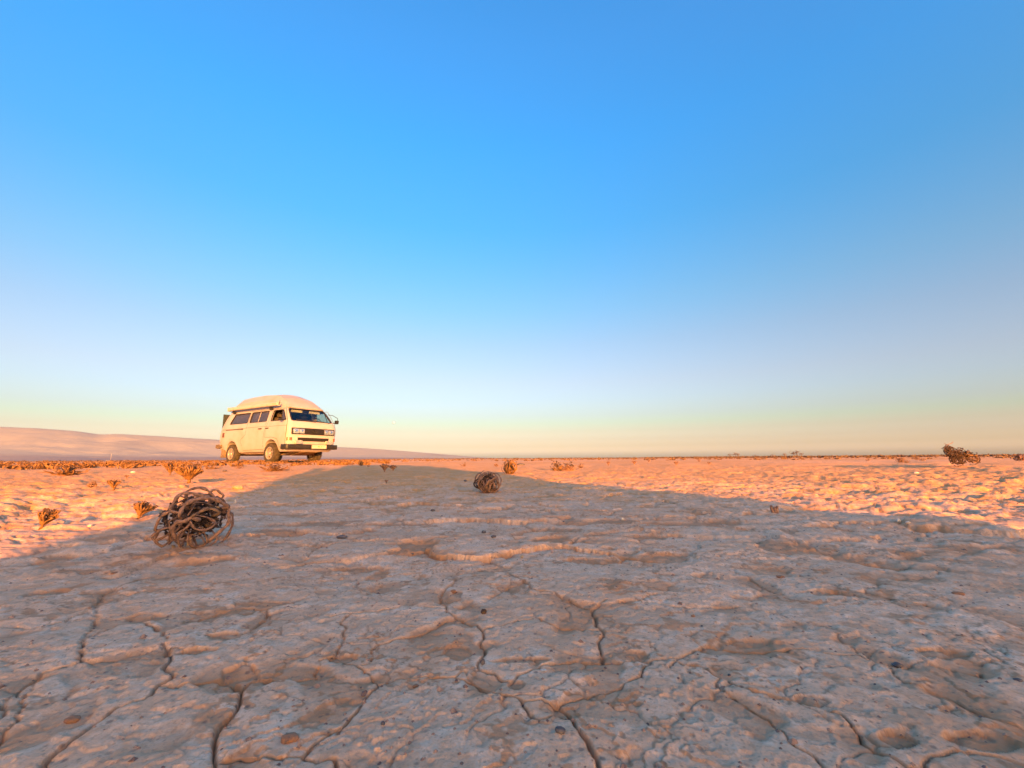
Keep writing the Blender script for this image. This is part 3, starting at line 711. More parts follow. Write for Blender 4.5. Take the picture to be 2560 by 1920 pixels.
    for s in (-1, 1): MB().tube([(x_, s * (.765 if x_ < 2.8 else .765 - (x_ - 2.8) * .5), 1.868) for x_ in np.linspace(-.5, 2.9, 20)], .011, 6).build('rain_gutter', M['paint'], root)
    aw = empty('awning', (0, 0, 0)); aw.parent = root
    prof = round_poly([(-.985, 1.905), (-.86, 1.905), (-.86, 2.035), (-.985, 2.035)], .035)
    MB().prism(prof, 0, -.30, 2.27).build('awning_casing', M['awning'], aw, 40)
    MB().prism([(p[0] * 1.0, p[1] - .004) for p in prof], 0, 2.285, 2.83).build('awning_end_casing', M['awning'], aw, 40)
    MB().prism(round_poly([(-.99, 1.895), (-.85, 1.895), (-.85, 2.04), (-.99, 2.04)], .03), 0, -.335, -.302).build('end_cap', M['awning'], aw)
    for bx_ in (-.12, 2.28): MB().prism([(-.90, 1.905), (-.90, 1.83), (-.87, 1.80), (-.78, 1.80), (-.78, 1.86), (-.84, 1.905)], 0, bx_ - .03, bx_ + .03).build('bracket', M['rubber'], aw)
    MB().tube([(2.86, -.93, 1.93), (2.875, -.93, 2.0), (2.905, -.93, 2.03), (2.895, -.93, 2.07)], .010).build('hook', M['rubber'], aw)
    for x0, x1, z0, z1 in ((2.56, 2.60, 1.965, 1.985), (2.61, 2.63, 1.955, 1.99), (2.66, 2.70, 1.96, 1.975), (2.71, 2.75, 1.975, 1.99), (2.755, 2.77, 1.945, 1.965)):
        MB().box((x0, -.987, z0), (x1, -.984, z1)).build('maker_print', M['ochre'], aw)
    # nose
    gp = front_panel('grille_panel', M['grillem'], root, round_poly(rect(-.80, .80, .935, 1.155), .035), .012, .04)
    for s in (-1, 1):
        for nm, y0, y1 in (('headlamp', .56, .755), ('driving_lamp', .375, .545)):
            a, b = sorted((s * y0, s * y1)); lp = front_panel(nm, M['lens'], root, round_poly(rect(a, b, .97, 1.12), .02), .026, .03)
            a2, b2 = a + .05, b - .05; front_panel('reflector', M['mirrorg'], lp, round_poly(rect(a2, b2, 1.00, 1.09), .03), .030, .006)
    for k in range(6):
        z = .965 + k * .032; front_panel('grille_slat', M['black'], gp, rect(-.355, .355, z, z + .010), .026, .016)
    bdg = empty('badge', (0, 0, 0)); bdg.parent = gp
    cx_, cz_ = fx(1.045) + .032, 1.045
    MB().tube([(cx_, .083 * math.cos(a), cz_ + .083 * math.sin(a)) for a in np.linspace(0, 2 * math.pi, 25)], .0085, 5).build('badge_ring', M['black'], gp)
    for pts in ([(-.04, .066), (0, .008), (.04, .066)], [(-.072, .028), (-.033, -.068), (0, -.005), (.033, -.068), (.072, .028)]):
        MB().tube([(cx_, a, cz_ + b) for a, b in pts], .0085, 5).build('badge_stroke', M['black'], gp)
    bpy.data.objects.remove(bdg)
    lg = front_panel('lower_grille', M['dark'], root, rect(-.575, .575, .715, .835), .006, .02)
    for k in range(5): yy = -.46 + k * .23; front_panel('grille_bar', M['grillem'], lg, rect(yy - .008, yy + .008, .715, .835), .014, .012)
    for k in range(3): zz_ = .742 + k * .032; front_panel('grille_slat', M['grillem'], lg, rect(-.575, .575, zz_, zz_ + .008), .011, .008)
    for s in (-1, 1):
        a, b = sorted((s * .455, s * .67)); fl = MB(); fl.prism(round_poly(rect(a, b, .625, .735), .025), 0, 3.55, 3.605); fo = fl.build('fog_lamp', M['lens'], root)
        MB().prism(round_poly(rect(a - .008, b + .008, .617, .743), .025), 0, 3.50, 3.553).build('lamp_housing', M['awning'], fo)
        a, b = sorted((s * .80, s * .915))
        P = []
        ti = empty('turn_signal', (0, 0, 0))
        bpy.data.objects.remove(ti)
        # wraps the front corner just above the bumper
        path = [p for p in outline(.81) if p[0] > 3.36 and s * p[1] > .66]; path.sort(key=lambda p: p[0])
        v = []; f = []
        for o in (.012, -.02):
            for z in (.735, .835): v += [(p[0] + o * .7, p[1] + s * o * .7, z) for p in path]
        n = len(path)
        for i in range(n - 1): f += [(i, i + 1, n + i + 1, n + i), (2 * n + i, 2 * n + i + 1, 3 * n + i + 1, 3 * n + i), (i, i + 1, 2 * n + i + 1, 2 * n + i), (n + i, n + i + 1, 3 * n + i + 1, 3 * n + i)]
        f += [(0, n, 3 * n, 2 * n), (n - 1, 2 * n - 1, 4 * n - 1, 3 * n - 1)]
        t = MB().add(v, f).build('turn_signal', M['orange'], root)
        k0 = path[len(path) // 2]; MB().tube([(k0[0] + .012, k0[1] + s * .012, .765), (k0[0] + .012, k0[1] + s * .012, .78)], .004, 5).build('lens_glint', M['lens'], t)  # pale bead standing for the highlight on the lens
    # bumpers
    bp = [(x_ + .075, y_) for x_, y_ in [(fxy(q, .55) + .0, q) for q in np.linspace(-.80, .80, 13)]]
    bp = [(3.22, -.955), (3.40, -.955), (3.50, -.945), (3.545, -.90)] + bp + [(3.545, .90), (3.50, .945), (3.40, .955), (3.22, .955)]
    v, f = [], []
    for px_, py_ in bp: v += [(px_, py_, .455), (px_ + .02 * (abs(py_) < .9), py_ * (1.012 if abs(py_) > .85 else 1), .48), (px_ + .02 * (abs(py_) < .9), py_ * (1.012 if abs(py_) > .85 else 1), .595), (px_, py_, .615), (px_ - .09 if abs(py_) < .9 else px_ - .02, py_ * .93, .615), (px_ - .09 if abs(py_) < .9 else px_ - .02, py_ * .93, .455)]
    n = 6
    for k in range(len(bp) - 1):
        for i in range(n): f.append((k * n + i, k * n + (i + 1) % n, (k + 1) * n + (i + 1) % n, (k + 1) * n + i))
    f += [tuple(range(n)), tuple((len(bp) - 1) * n + i for i in range(n))]
    bu = MB().add(v, f).build('front_bumper', M['black'], root, 35)
    MB().tube([(fxy(q, .55) + .092, q, .507) for q in np.linspace(-.8, .8, 13)], .012, 5).build('bumper_strip', M['rubber'], bu)
    pt = MB().prism(round_poly(rect(-.115, .425, .475, .600), .012), 0, 3.60, 3.632).build('number_plate', M['plate'], root)
    for y0, w_, z0, h_ in ((.10, .028, .525, .04), (.155, .02, .515, .05), (.225, .03, .53, .035), (.315, .018, .54, .03)): MB().box((3.633, y0, z0), (3.6345, y0 + w_, z0 + h_)).build('plate_print', M['ochre'], pt)
    rb = MB().prism([(-.86, .53), (-.95, .54), (-.97, .60), (-.95, .68), (-.86, .69)], 1, -.93, .93)
    for s in (-1, 1): rb.prism([(-.98, .55), (-.60, .56), (-.60, .67), (-.98, .68)], 1, s * .905, s * .955)
    rb.build('rear_bumper', M['under'], root)
    for s in (-1, 1):
        vt = side_panel('air_vent', M['tail'], root, rect(-.64, -.50, .94, 1.11), s, .006, .02)
        for k in range(4): zz_ = .96 + k * .037; side_panel('vent_slat', M['black'], vt, rect(-.63, -.51, zz_, zz_ + .014), s, .011, .006)
        MB().box((-.915, s * .70 - .09, .86), (-.893, s * .70 + .09, 1.12)).build('tail_lamp', M['tail'], root)
        MB().prism([(-.50, .20), (-.42, .20), (-.40, .47), (-.62, .52), (-.66, .20)], 1, s * .72, s * .90).build('mud_flap', M['under'], root)
    MB().prism([(-.99, .90), (-.955, .90), (-.985, 1.84), (-1.02, 1.84)], 1, -.79, .79).build('rear_board', M['board'], root)
    # screen furniture, mirrors
    for y0, y1 in ((.05, -.50), (.62, .12)):
        wp = MB(); wp.tube([(fxy(y0, 1.375) + .03, y0, 1.375), (fxy(y1, 1.43) + .025, y1, 1.43)], .009, 5); wo = wp.build('wiper', M['black'], root)
        MB().tube([(fxy(y0 * .4 + y1 * .6, 1.415) + .02, y0 * .3 + y1 * .7 + .18, 1.405), (fxy(y1, 1.44) + .02, y1 - .12, 1.445)], .008, 5).build('wiper_blade', M['rubber'], wo)
    for s in (-1, 1):
        MB().prism([(s * .12, 1.72), (s * .56, 1.72), (s * .52, 1.80), (s * .14, 1.80)], 0, 2.93, 2.945).build('sun_visor', M['visor'], root)
        mr = empty('wing_mirror', (0, 0, 0)); mr.parent = root
        MB().prism(round_poly([(s * 1.0, 1.39), (s * 1.12, 1.39), (s * 1.13, 1.52), (s * 1.0, 1.52)] if s > 0 else [(-1.10, 1.385), (-.99, 1.385), (-.99, 1.45), (-1.10, 1.45)], .02), 0, 3.20, 3.27).build('mirror_shell', M['black'], mr)
        MB().prism(rect(min(s * 1.01, s * 1.11), max(s * 1.01, s * 1.11), 1.40, 1.51) if s > 0 else rect(-1.09, -1.0, 1.39, 1.445), 0, 3.196, 3.199).build('mirror_glass', M['mirrorg'], mr)
        if s > 0: MB().tube([(3.06, .80, 1.72), (3.15, .95, 1.70), (3.24, 1.09, 1.60), (3.24, 1.10, 1.50)], .010).build('mirror_arm', M['rubber'], mr)
        MB().tube([(3.12, s * .89, 1.40), (3.22, s * 1.02, 1.43)], .014).build('mirror_arm', M['rubber'], mr)
    MB().box((2.80, -.09, 1.70), (2.83, .11, 1.76)).build('rear_view_mirror', M['black'], root)
    # cab
    MB().prism([(3.05, 1.18), (3.36, 1.22), (3.38, 1.33), (3.12, 1.36), (3.02, 1.30)], 1, -.80, .80).build('dashboard', M['dark'], root)
    MB().tube([(2.98 + .05 * math.sin(a), .40 + .19 * math.cos(a), 1.38 + .17 * math.sin(a)) for a in np.linspace(0, 2 * math.pi, 20)], .014).build('steering_wheel', M['black'], root)
    for s in (-1, 1):
        st = empty('front_seat', (0, 0, 0)); st.parent = root
        MB().prism([(2.30, .86), (2.82, .86), (2.84, 1.02), (2.32, 1.0)], 1, s * .40 - .25, s * .40 + .25).build('seat_cushion', M['seat'], st)
        MB().prism(round_poly([(2.22, 1.0), (2.38, 1.0), (2.28, 1.56), (2.14, 1.55)], .04), 1, s * .40 - .24, s * .40 + .24).build('backrest', M['seat'], st)
        MB().prism(round_poly([(2.12, 1.58), (2.24, 1.58), (2.21, 1.76), (2.11, 1.75)], .03), 1, s * .40 - .13, s * .40 + .13).build('headrest', M['seat'], st)
    MB().box((1.95, -.78, .85), (1.99, .78, 1.30)).build('bulkhead', M['dark'], root)
    # running gear
    for x_ in (0, 2.46):
        for s in (-1, 1):
            wh = empty('wheel', (x_, s * .785, .335)); wh.parent = root
            W = .105
            MB().lathe([(.195, -.095), (.235, -.105), (.30, -.098), (.325, -.075), (.335, -.045), (.3355, 0), (.335, .045), (.325, .075), (.30, .098), (.235, .105), (.195, .095)], 'y', (0, 0, 0), 40).build('tyre', M['tyre'], wh, 50)
            tr = MB()
            for k in range(36):
                a = 2 * math.pi * k / 36
                for q_, o in ((-1, 0), (1, .5)):
                    aa = a + o * math.pi / 18; c_, s_ = math.cos(aa), math.sin(aa); c2, s2 = math.cos(aa + .08), math.sin(aa + .08)
                    tr.add([(.329 * c_, q_ * .02, .329 * s_), (.329 * c2, q_ * .02, .329 * s2), (.318 * c2, q_ * .097, .318 * s2), (.318 * c_, q_ * .097, .318 * s_),
                            (.343 * c_, q_ * .02, .343 * s_), (.343 * c2, q_ * .02, .343 * s2), (.330 * c2, q_ * .099, .330 * s2), (.330 * c_, q_ * .099, .330 * s_)],
                           [(4, 5, 6, 7), (0, 1, 5, 4), (1, 2, 6, 5), (2, 3, 7, 6), (3, 0, 4, 7)])
            tb = tr.build('tread_blocks', M['tyre'], wh); tb['kind'] = 'stuff'
            rim = MB().lathe([(.20, -.09), (.215, s * .098), (.195, s * .10), (.185, s * .06), (.17, 0), (.20, -.09)] if s > 0 else [(.20, .09), (.215, -.098), (.195, -.10), (.185, -.06), (.17, 0), (.20, .09)], 'y', (0, 0, 0), 36).build('rim', M['alloy'], wh, 40)
            MB().lathe([(.0, s * .015), (.18, s * .015)], 'y', (0, 0, 0), 24).build('brake_disc', M['under'], wh)
            for k in range(5):
                a = 2 * math.pi * k / 5 + .3; c_, s_ = math.cos(a), math.sin(a); sp = MB()
                sp.prism([(.045 * c_ - .032 * s_, .045 * s_ + .032 * c_), (.19 * c_ - .026 * s_, .19 * s_ + .026 * c_), (.19 * c_ + .026 * s_, .19 * s_ - .026 * c_), (.045 * c_ + .032 * s_, .045 * s_ - .032 * c_)], 1, s * .055, s * .085)
                sp.build('spoke', M['alloy'], wh)
            MB().lathe([(0, s * .10), (.05, s * .098), (.062, s * .08), (.062, s * .03), (0, s * .03)], 'y', (0, 0, 0), 20).build('hub_cap', M['alloy'], wh, 40)
    ch = empty('chassis', (0, 0, 0)); ch.parent = root
    for s in (-1, 1):
        MB().tube([(.55, s * .80, .37), (1.0, s * .82, .33), (2.0, s * .82, .33), (2.1, s * .80, .37)], .032, 8).build('sill_bar', M['under'], ch)
        MB().box((-.75, s * .42 - .05, .37), (3.3, s * .42 + .05, .50)).build('frame_rail', M['under'], ch)
        MB().tube([(2.52, s * .25, .34), (2.46, s * .66, .30)], .035, 8).build('control_arm', M['under'], ch)
        MB().tube([(2.46, s * .18, .38), (2.46, s * .68, .335)], .024, 8).build('drive_shaft', M['under'], ch)
        MB().tube([(3.15, s * .30, .38), (2.60, s * .62, .27)], .022, 8).build('radius_rod', M['under'], ch)
        MB().tube([(2.42, s * .58, .34), (2.40, s * .55, .75)], .045, 8).build('shock_absorber', M['under'], ch)
        MB().prism([(x_ + .44 * math.cos(a), .37 + .44 * math.sin(a)) for x_ in (.06,) for a in np.linspace(.1, math.pi - .1, 12)], 1, s * .50, s * .512).build('inner_arch', M['under'], ch)
    MB().prism([(3.34, .40), (3.34, .36), (2.75, .25), (2.30, .26), (2.30, .40)], 1, -.30, .30).build('skid_plate', M['under'], ch)
    MB().box((-.72, -.40, .27), (.10, .40, .52)).build('engine_sump', M['under'], ch)
    MB().box((.70, -.35, .33), (2.0, .45, .50)).build('fuel_tank', M['under'], ch)
    MB().tube([(.1, .12, .34), (1.2, .14, .30), (2.3, .1, .34)], .035, 8).build('prop_shaft', M['under'], ch)
    MB().tube([(0, -.68, .335), (-.1, -.1, .36), (0, .68, .335)], .05, 8).build('rear_axle', M['under'], ch)
    MB().tube([(-.5, -.5, .30), (-.75, -.55, .33), (-.95, -.56, .34)], .03, 8).build('exhaust_pipe', M['under'], ch)
    return root
van = make_van()
van.location = (*VAN_P, VAN_Z); van.rotation_euler = (0, 0, VAN_YAW)
KMAP = {}
for o in list(COL.objects):
    if o.parent is not None: KMAP.setdefault(o.parent, []).append(o)
# a second van of the same kind stands behind the camera: its shadow is the long one in the picture
van2 = copy_tree(van, KMAP)
van2['label'] = 'second camper van, out of view behind the camera, throwing the long shadow on the clay'
SUNH = np.array([math.sin(SUN_AZ), math.cos(SUN_AZ)]); PERP = np.array([SUNH[1] * -1, SUNH[0]])   # PERP points right of the shadow's run
tip = at(940, 1166)
Ls = (2.45 - tip.z) / math.tan(SUN_EL)
c0 = np.array([tip[0], tip[1]]); alng = c0 @ (-SUNH); 
pos = -SUNH * (alng - Ls) + PERP * .38
yaw2 = math.atan2(SUNH[1], SUNH[0])
pos = pos - np.array([math.cos(yaw2), math.sin(yaw2)]) * 1.2           # its roof ridge lies 1.2 m ahead of the rear axle
van2.location = (pos[0], pos[1], ground_z(pos[0], pos[1])); van2.rotation_euler = (0, 0, yaw2)

# ------------------------------------------------------------------ dry curled plants (each resurrection plant has a root, stems that curl inward and seed pods)
form_floor = True
def curl_stem(rng, R, phi, amax, twist, r0, shrink=.35, n=14, start=0.0, wob=.06, lean=0):
    pts = []; rad = []; w1, w2, w3 = (Vector((rng.gauss(0, 1), rng.gauss(0, 1), rng.gauss(0, .8))) * R * .17 for _ in range(3))
    for i in range(n):
        t = i / (n - 1); a = start + (amax - start) * t; rho = R * (1 - shrink * t) * (1 + wob * math.sin(5 * t + phi * 3))
        ph = phi + twist * t
        pts.append(Vector((rho * math.sin(a) * math.cos(ph), rho * math.sin(a) * math.sin(ph), R * .98 - rho * math.cos(a) + .02 * R)) + (w1 * math.sin(2.2 * t) + w2 * math.sin(5 * t + 1) * .6 + w3 * t * t) * min(1, 3 * t))
        if pts[-1].z < .02 * R and form_floor: pts[-1].z = .02 * R
        rad.append(r0 * (1 - .62 * t))
    return pts, rad
def pods_mesh(rng, R, count, spread=.72, size=.07, twigs=.5):
    mb = MB()
    for _ in range(count):
        d = Vector((rng.gauss(0, 1), rng.gauss(0, 1), rng.gauss(0, 1))).normalized() * R * spread * rng.random() ** .5
        c = Vector((d.x, d.y, R + d.z * .95)); a = Vector((rng.gauss(0, 1), rng.gauss(0, 1), rng.gauss(0, 1))).normalized(); L = R * size * rng.uniform(.7, 1.6)
        if rng.random() < twigs:
            b = (a + Vector((rng.gauss(0, 1), rng.gauss(0, 1), rng.gauss(0, 1))) * .5).normalized()
            mb.tube([c - a * L * 2, c, c + b * L * 2.2], [L * .22, L * .26, L * .14], 4)
        else: mb.tube([c - a * L, c - a * L * .4, c + a * L * .4, c + a * L * 1.1], [L * .15, L * .55, L * .5, L * .06], 5)
    return mb
def make_plant(seed, R, form, stems=26, thick=.045, pods=120, sm='stem', parts=True):
    """form: ball (closed), goblet (half open on a stalk), fan (open, leaning)"""
    rng = random.Random(seed); curves = []
    for k in range(stems):
        phi = 2 * math.pi * k / stems + rng.uniform(-.7, .7)
        if form == 'goblet':                                         # a cup: petals flare from the stalk and curl in at the rim
            rm, hh, tw, p_, w_ = R * rng.uniform(.6, 1.0), R * rng.uniform(1.2, 1.95), rng.uniform(-.7, .7), [], Vector((rng.gauss(0, 1), rng.gauss(0, 1), 0)) * R * .10
            for i in range(12):
                t = i / 11; q_ = rm * (.14 + .86 * min(t / .7, 1) ** 1.3) * (1 if t < .7 else 1 - (t - .7) * rng.uniform(1.0, 2.2)); z_ = hh * (min(t, .78) / .78 - max(0, t - .82) * 1.2); a = phi + tw * t
                p_.append(Vector((q_ * math.cos(a), q_ * math.sin(a), z_ * .8)) + w_ * t)
            q = (p_, [R * thick * rng.uniform(.8, 1.3) * (1 - .4 * i / 11) for i in range(12)])
        elif form == 'ball': q = curl_stem(rng, R * rng.uniform(.62, 1.05), phi, rng.uniform(2.2, 4.4), rng.uniform(-1.6, 1.6), R * thick * rng.uniform(.55, 1.4), rng.uniform(.15, .5), 16)
        elif form == 'goblet': q = curl_stem(rng, R * rng.uniform(.7, 1.05), phi, rng.uniform(1.9, 3.3), rng.uniform(-.9, .9), R * thick * rng.uniform(.7, 1.3), rng.uniform(.1, .4), 13, start=.15)
        else:                                                        # open twigs that wander outwards and up
            e0 = rng.uniform(.15, 1.35); d = Vector((math.cos(phi) * math.cos(e0), math.sin(phi) * math.cos(e0), math.sin(e0))); p_ = Vector((rng.gauss(0, .22) * R, rng.gauss(0, .22) * R, 0)); pp, rd = [p_.copy()], [R * thick]; ln = R * rng.uniform(.9, 1.75) / 10
            for i in range(10):
                d = (d + Vector((rng.gauss(0, .22), rng.gauss(0, .22), rng.gauss(0, .2)))).normalized(); p_ = p_ + d * ln; p_.z = max(p_.z, .01 * R); pp.append(p_.copy()); rd.append(R * thick * (1 - .6 * i / 10))
            q = (pp, rd)
        curves.append(q)
        if rng.random() < .75:                                       # a fork
            i0 = rng.randint(3, 7); p0 = q[0][i0]; n2 = len(q[0]) - i0; off = Vector((rng.gauss(0, 1), rng.gauss(0, 1), rng.gauss(0, .6))) * R * .22
            curves.append(([p + off * ((j / max(n2 - 1, 1)) ** 1.2) for j, p in enumerate(q[0][i0:])], [r_ * .72 for r_ in q[1][i0:]]))
    if form == 'goblet':
        st = [Vector((0, 0, -R * .55)), Vector((R * .04, 0, -R * .2)), Vector((0, 0, R * .12))]
        curves.append((st, [R * .12, R * .10, R * .13]))
        dz = R * .5
    else:
        curves.append(([Vector((0, 0, -R * .12)), Vector((0, 0, R * .05)), Vector((0, 0, R * .18))], [R * .10, R * .13, R * .07])); dz = 0
    return curves, dz, pods_mesh(rng, R, pods, .62 if form != 'fan' else .75, .085)
def plant(name, loc, R, form, seed, label, group=None, stems=24, pods=110, thick=.05, sm='stem', tilt=(0, 0), rz=0, squash=(1, 1, 1), parts=True):
    curves, dz, pm = make_plant(seed, R, form, int(stems * 1.35), thick * 1.1, int(pods * 2), sm)
    root = empty(name, loc, rz); root.rotation_euler = (tilt[0], tilt[1], rz); root.scale = squash
    tag(root, label, 'dry plant', group)
    sides = 6
    if parts:
        for k, (p, r_) in enumerate(curves):
            o = MB().tube([v + Vector((0, 0, dz)) for v in p], r_, sides).build('root' if k == len(curves) - 1 else 'stem', M[sm], root, 180)
    else:
        mb = MB()
        for p, r_ in curves: mb.tube([v + Vector((0, 0, dz)) for v in p], r_, 5)
        o = mb.build('stems', M[sm], root, 180); o['kind'] = 'stuff'
    for i, v in enumerate(pm.v): pm.v[i] = (v[0], v[1], v[2] + dz)
    o = pm.build('seed_pods', M['pod'], root, 180); o['kind'] = 'stuff'
    return root

# 1. the big curled plant on the left: its main stems follow the photograph, the rest fills its inside
Z7 = lambda u, v: (360 + u * .12054, 1190 + v * .12056)
def big_plant():
    base = at(470, 1371); depth = float(base.xy.length); fwd = Vector((base.x, base.y, 0)).normalized()
    cpx = (483, 1296); Rp = 80.0
    ray0 = Vector(FW * F_PX + RT * (cpx[0] - 1280) - UP * (cpx[1] - 960)); k0 = depth / ray0.xy.length; m_px = k0 * 1.0
    ctr = Vector(CAM) + ray0 * k0; R = Rp * m_px * 1.02; ctr += fwd * R * .35
    def P(u, v, k):
        px, py = Z7(u, v); ray = Vector(FW * F_PX + RT * (px - 1280) - UP * (py - 960)); q = ray / ray.xy.length
        s2 = max(0, 1 - ((px - cpx[0]) / 103) ** 2 - ((py - cpx[1]) / 84) ** 2); d = depth + R * .35 - k * R * 1.05 * math.sqrt(s2)
        return Vector(CAM) + q * d
    root = empty('curled_plant', base); tag(root, 'large ball of thick curled brown stems and seed pods beside the shadow edge', 'dry plant')
    MAIN = [(70, .45, [(560,720),(590,600),(680,450),(800,360),(1000,360),(1200,400),(1380,450)]), (55, .1, [(880,345),(1000,270),(1170,245),(1320,300),(1420,400),(1455,460)]),
        (82, .85, [(740,830),(790,680),(900,560),(1080,490),(1300,460),(1500,490),(1620,560),(1760,660)]), (80, .75, [(1740,660),(1755,800),(1770,900),(1740,1000),(1600,1130),(1450,1260),(1300,1380),(1150,1470),(980,1430)]),
        (60, .3, [(1800,770),(1840,900),(1820,1050),(1720,1250),(1600,1380),(1400,1480),(1150,1500)]), (78, 1.0, [(1130,910),(980,870),(850,940),(700,950),(620,1020),(590,1130),(620,1220),(690,1290)]),
        (62, .6, [(720,770),(600,740),(480,760),(350,850),(270,990),(250,1130)]), (60, .4, [(180,1230),(230,1350),(320,1430),(420,1440)]),
        (48, .8, [(530,1070),(430,1090),(310,1150),(250,1260),(262,1340)]), (62, 1.05, [(1570,770),(1450,690),(1300,680),(1130,760),(1000,840)]),
        (50, 1.0, [(930,1020),(860,1090),(750,1160),(700,1260),(720,1380),(765,1450)]), (44, 1.0, [(970,960),(1040,1080),(1180,1120),(1350,1090),(1480,980)]),
        (34, .95, [(900,1310),(930,1380),(1000,1450),(1200,1490),(1400,1420),(1520,1290)]), (32, .8, [(560,910),(525,1000),(570,1120)]), (34, .8, [(545,1110),(520,1230),(545,1370)]),
        (34, .8, [(520,1410),(560,1345),(650,1310)]), (40, .3, [(620,680),(740,610),(860,600)]), (46, .0, [(1390,320),(1500,290),(1580,350),(1640,430)]), (40, -.5, [(480,800),(470,1000),(560,1240)]),
        (46, -.4, [(1500,420),(1660,520),(1700,700),(1660,900)]), (40, .5, [(1050,560),(1250,560),(1450,640),(1560,780)]), (36, .8, [(1120,820),(1280,850),(1420,900),(1500,1000)]),
        (42, -.3, [(900,1480),(700,1400),(560,1250),(500,1050)]), (36, .55, [(820,640),(800,720),(860,850),(960,900)]), (30, .9, [(1240,1160),(1300,1290),(1280,1400)]), (40, -.6, [(760,420),(1100,520),(1500,600),(1720,900)])]
    for wd, k, pts in MAIN:
        p = [P(u, v, k) for u, v in pts]
        if k >= 0: p = [p[0] + (ctr - p[0]) * .38 + (p[0] - p[1]) * .3] + p + [p[-1] + (ctr - p[-1]) * .38 + (p[-1] - p[-2]) * .3]
        n = len(p) * 3; out = []
        for i in range(n + 1):                                        # Catmull-Rom through the points
            t = i / n * (len(p) - 1); j = min(int(t), len(p) - 2); f = t - j
            a, b, c, d = p[max(j - 1, 0)], p[j], p[j + 1], p[min(j + 2, len(p) - 1)]
            out.append(.5 * ((2 * b) + (c - a) * f + (2 * a - 5 * b + 4 * c - d) * f * f + (3 * b - a - 3 * c + d) * f ** 3) - base)
        r0 = wd * .132 * m_px * .5
        rad = [r0 * (.86 + .18 * math.sin(i * 1.3 + wd) + .12 * math.sin(i * .7)) * (1 if 0 < i < n else .7) for i in range(n + 1)]
        MB().tube(out, rad, 8, .85).build('stem', M['stem'] if k < 1.03 else M['stem_pale'], root, 180)
    rng = random.Random(5); c = ctr - base
    for k in range(10):                                               # inner stems
        a1, a2 = rng.uniform(0, 6.28), rng.uniform(-1.2, 1.2); ax = Vector((math.cos(a1) * math.cos(a2), math.sin(a1) * math.cos(a2), math.sin(a2))); u = ax.orthogonal().normalized(); v = ax.cross(u)
        q = R * rng.uniform(.35, .8); s0 = rng.uniform(0, 6.28); ln = rng.uniform(1.4, 3.6); pts = []
        for i in range(12):
            t = i / 11; w_ = s0 + ln * t; pt = c + (u * math.cos(w_) * 1.2 + v * math.sin(w_)) * q * (1 - .3 * t) + ax * R * .3 * math.sin(a2 + t)
            pt.z = max(pt.z, .004); pts.append(pt)
        MB().tube(pts, [R * .035 * rng.uniform(.6, 1.2) * (1 - .5 * i / 11) for i in range(12)], 6).build('stem', M['stem'], root, 180)
    pm = pods_mesh(rng, R, 700, .76, .055, .3); sx_ = 1.18
    for i, v in enumerate(pm.v): pm.v[i] = (v[0] * sx_ + c.x, v[1] + c.y, max((v[2] - R) * .92 + c.z, .002))
    o = pm.build('seed_pods', M['pod'], root, 180); o['kind'] = 'stuff'
    lf = MB()
    for k in range(26):
        d = Vector((rng.gauss(0, .5), rng.gauss(0, .5), rng.gauss(-.2, .4))) * R * .7 + c; d.z = max(d.z, .006); a = Vector((rng.gauss(0, 1), rng.gauss(0, 1), rng.gauss(0, 1))).normalized(); b = a.orthogonal().normalized(); L = R * .12
        lf.add([d - a * L, d - b * L * .35, d + a * L, d + b * L * .35, d + a.cross(b) * L * .25], [(0, 1, 4), (1, 2, 4), (2, 3, 4), (3, 0, 4)])
    o = lf.build('dry_leaves', M['clod'], root); o['kind'] = 'stuff'
big_plant()

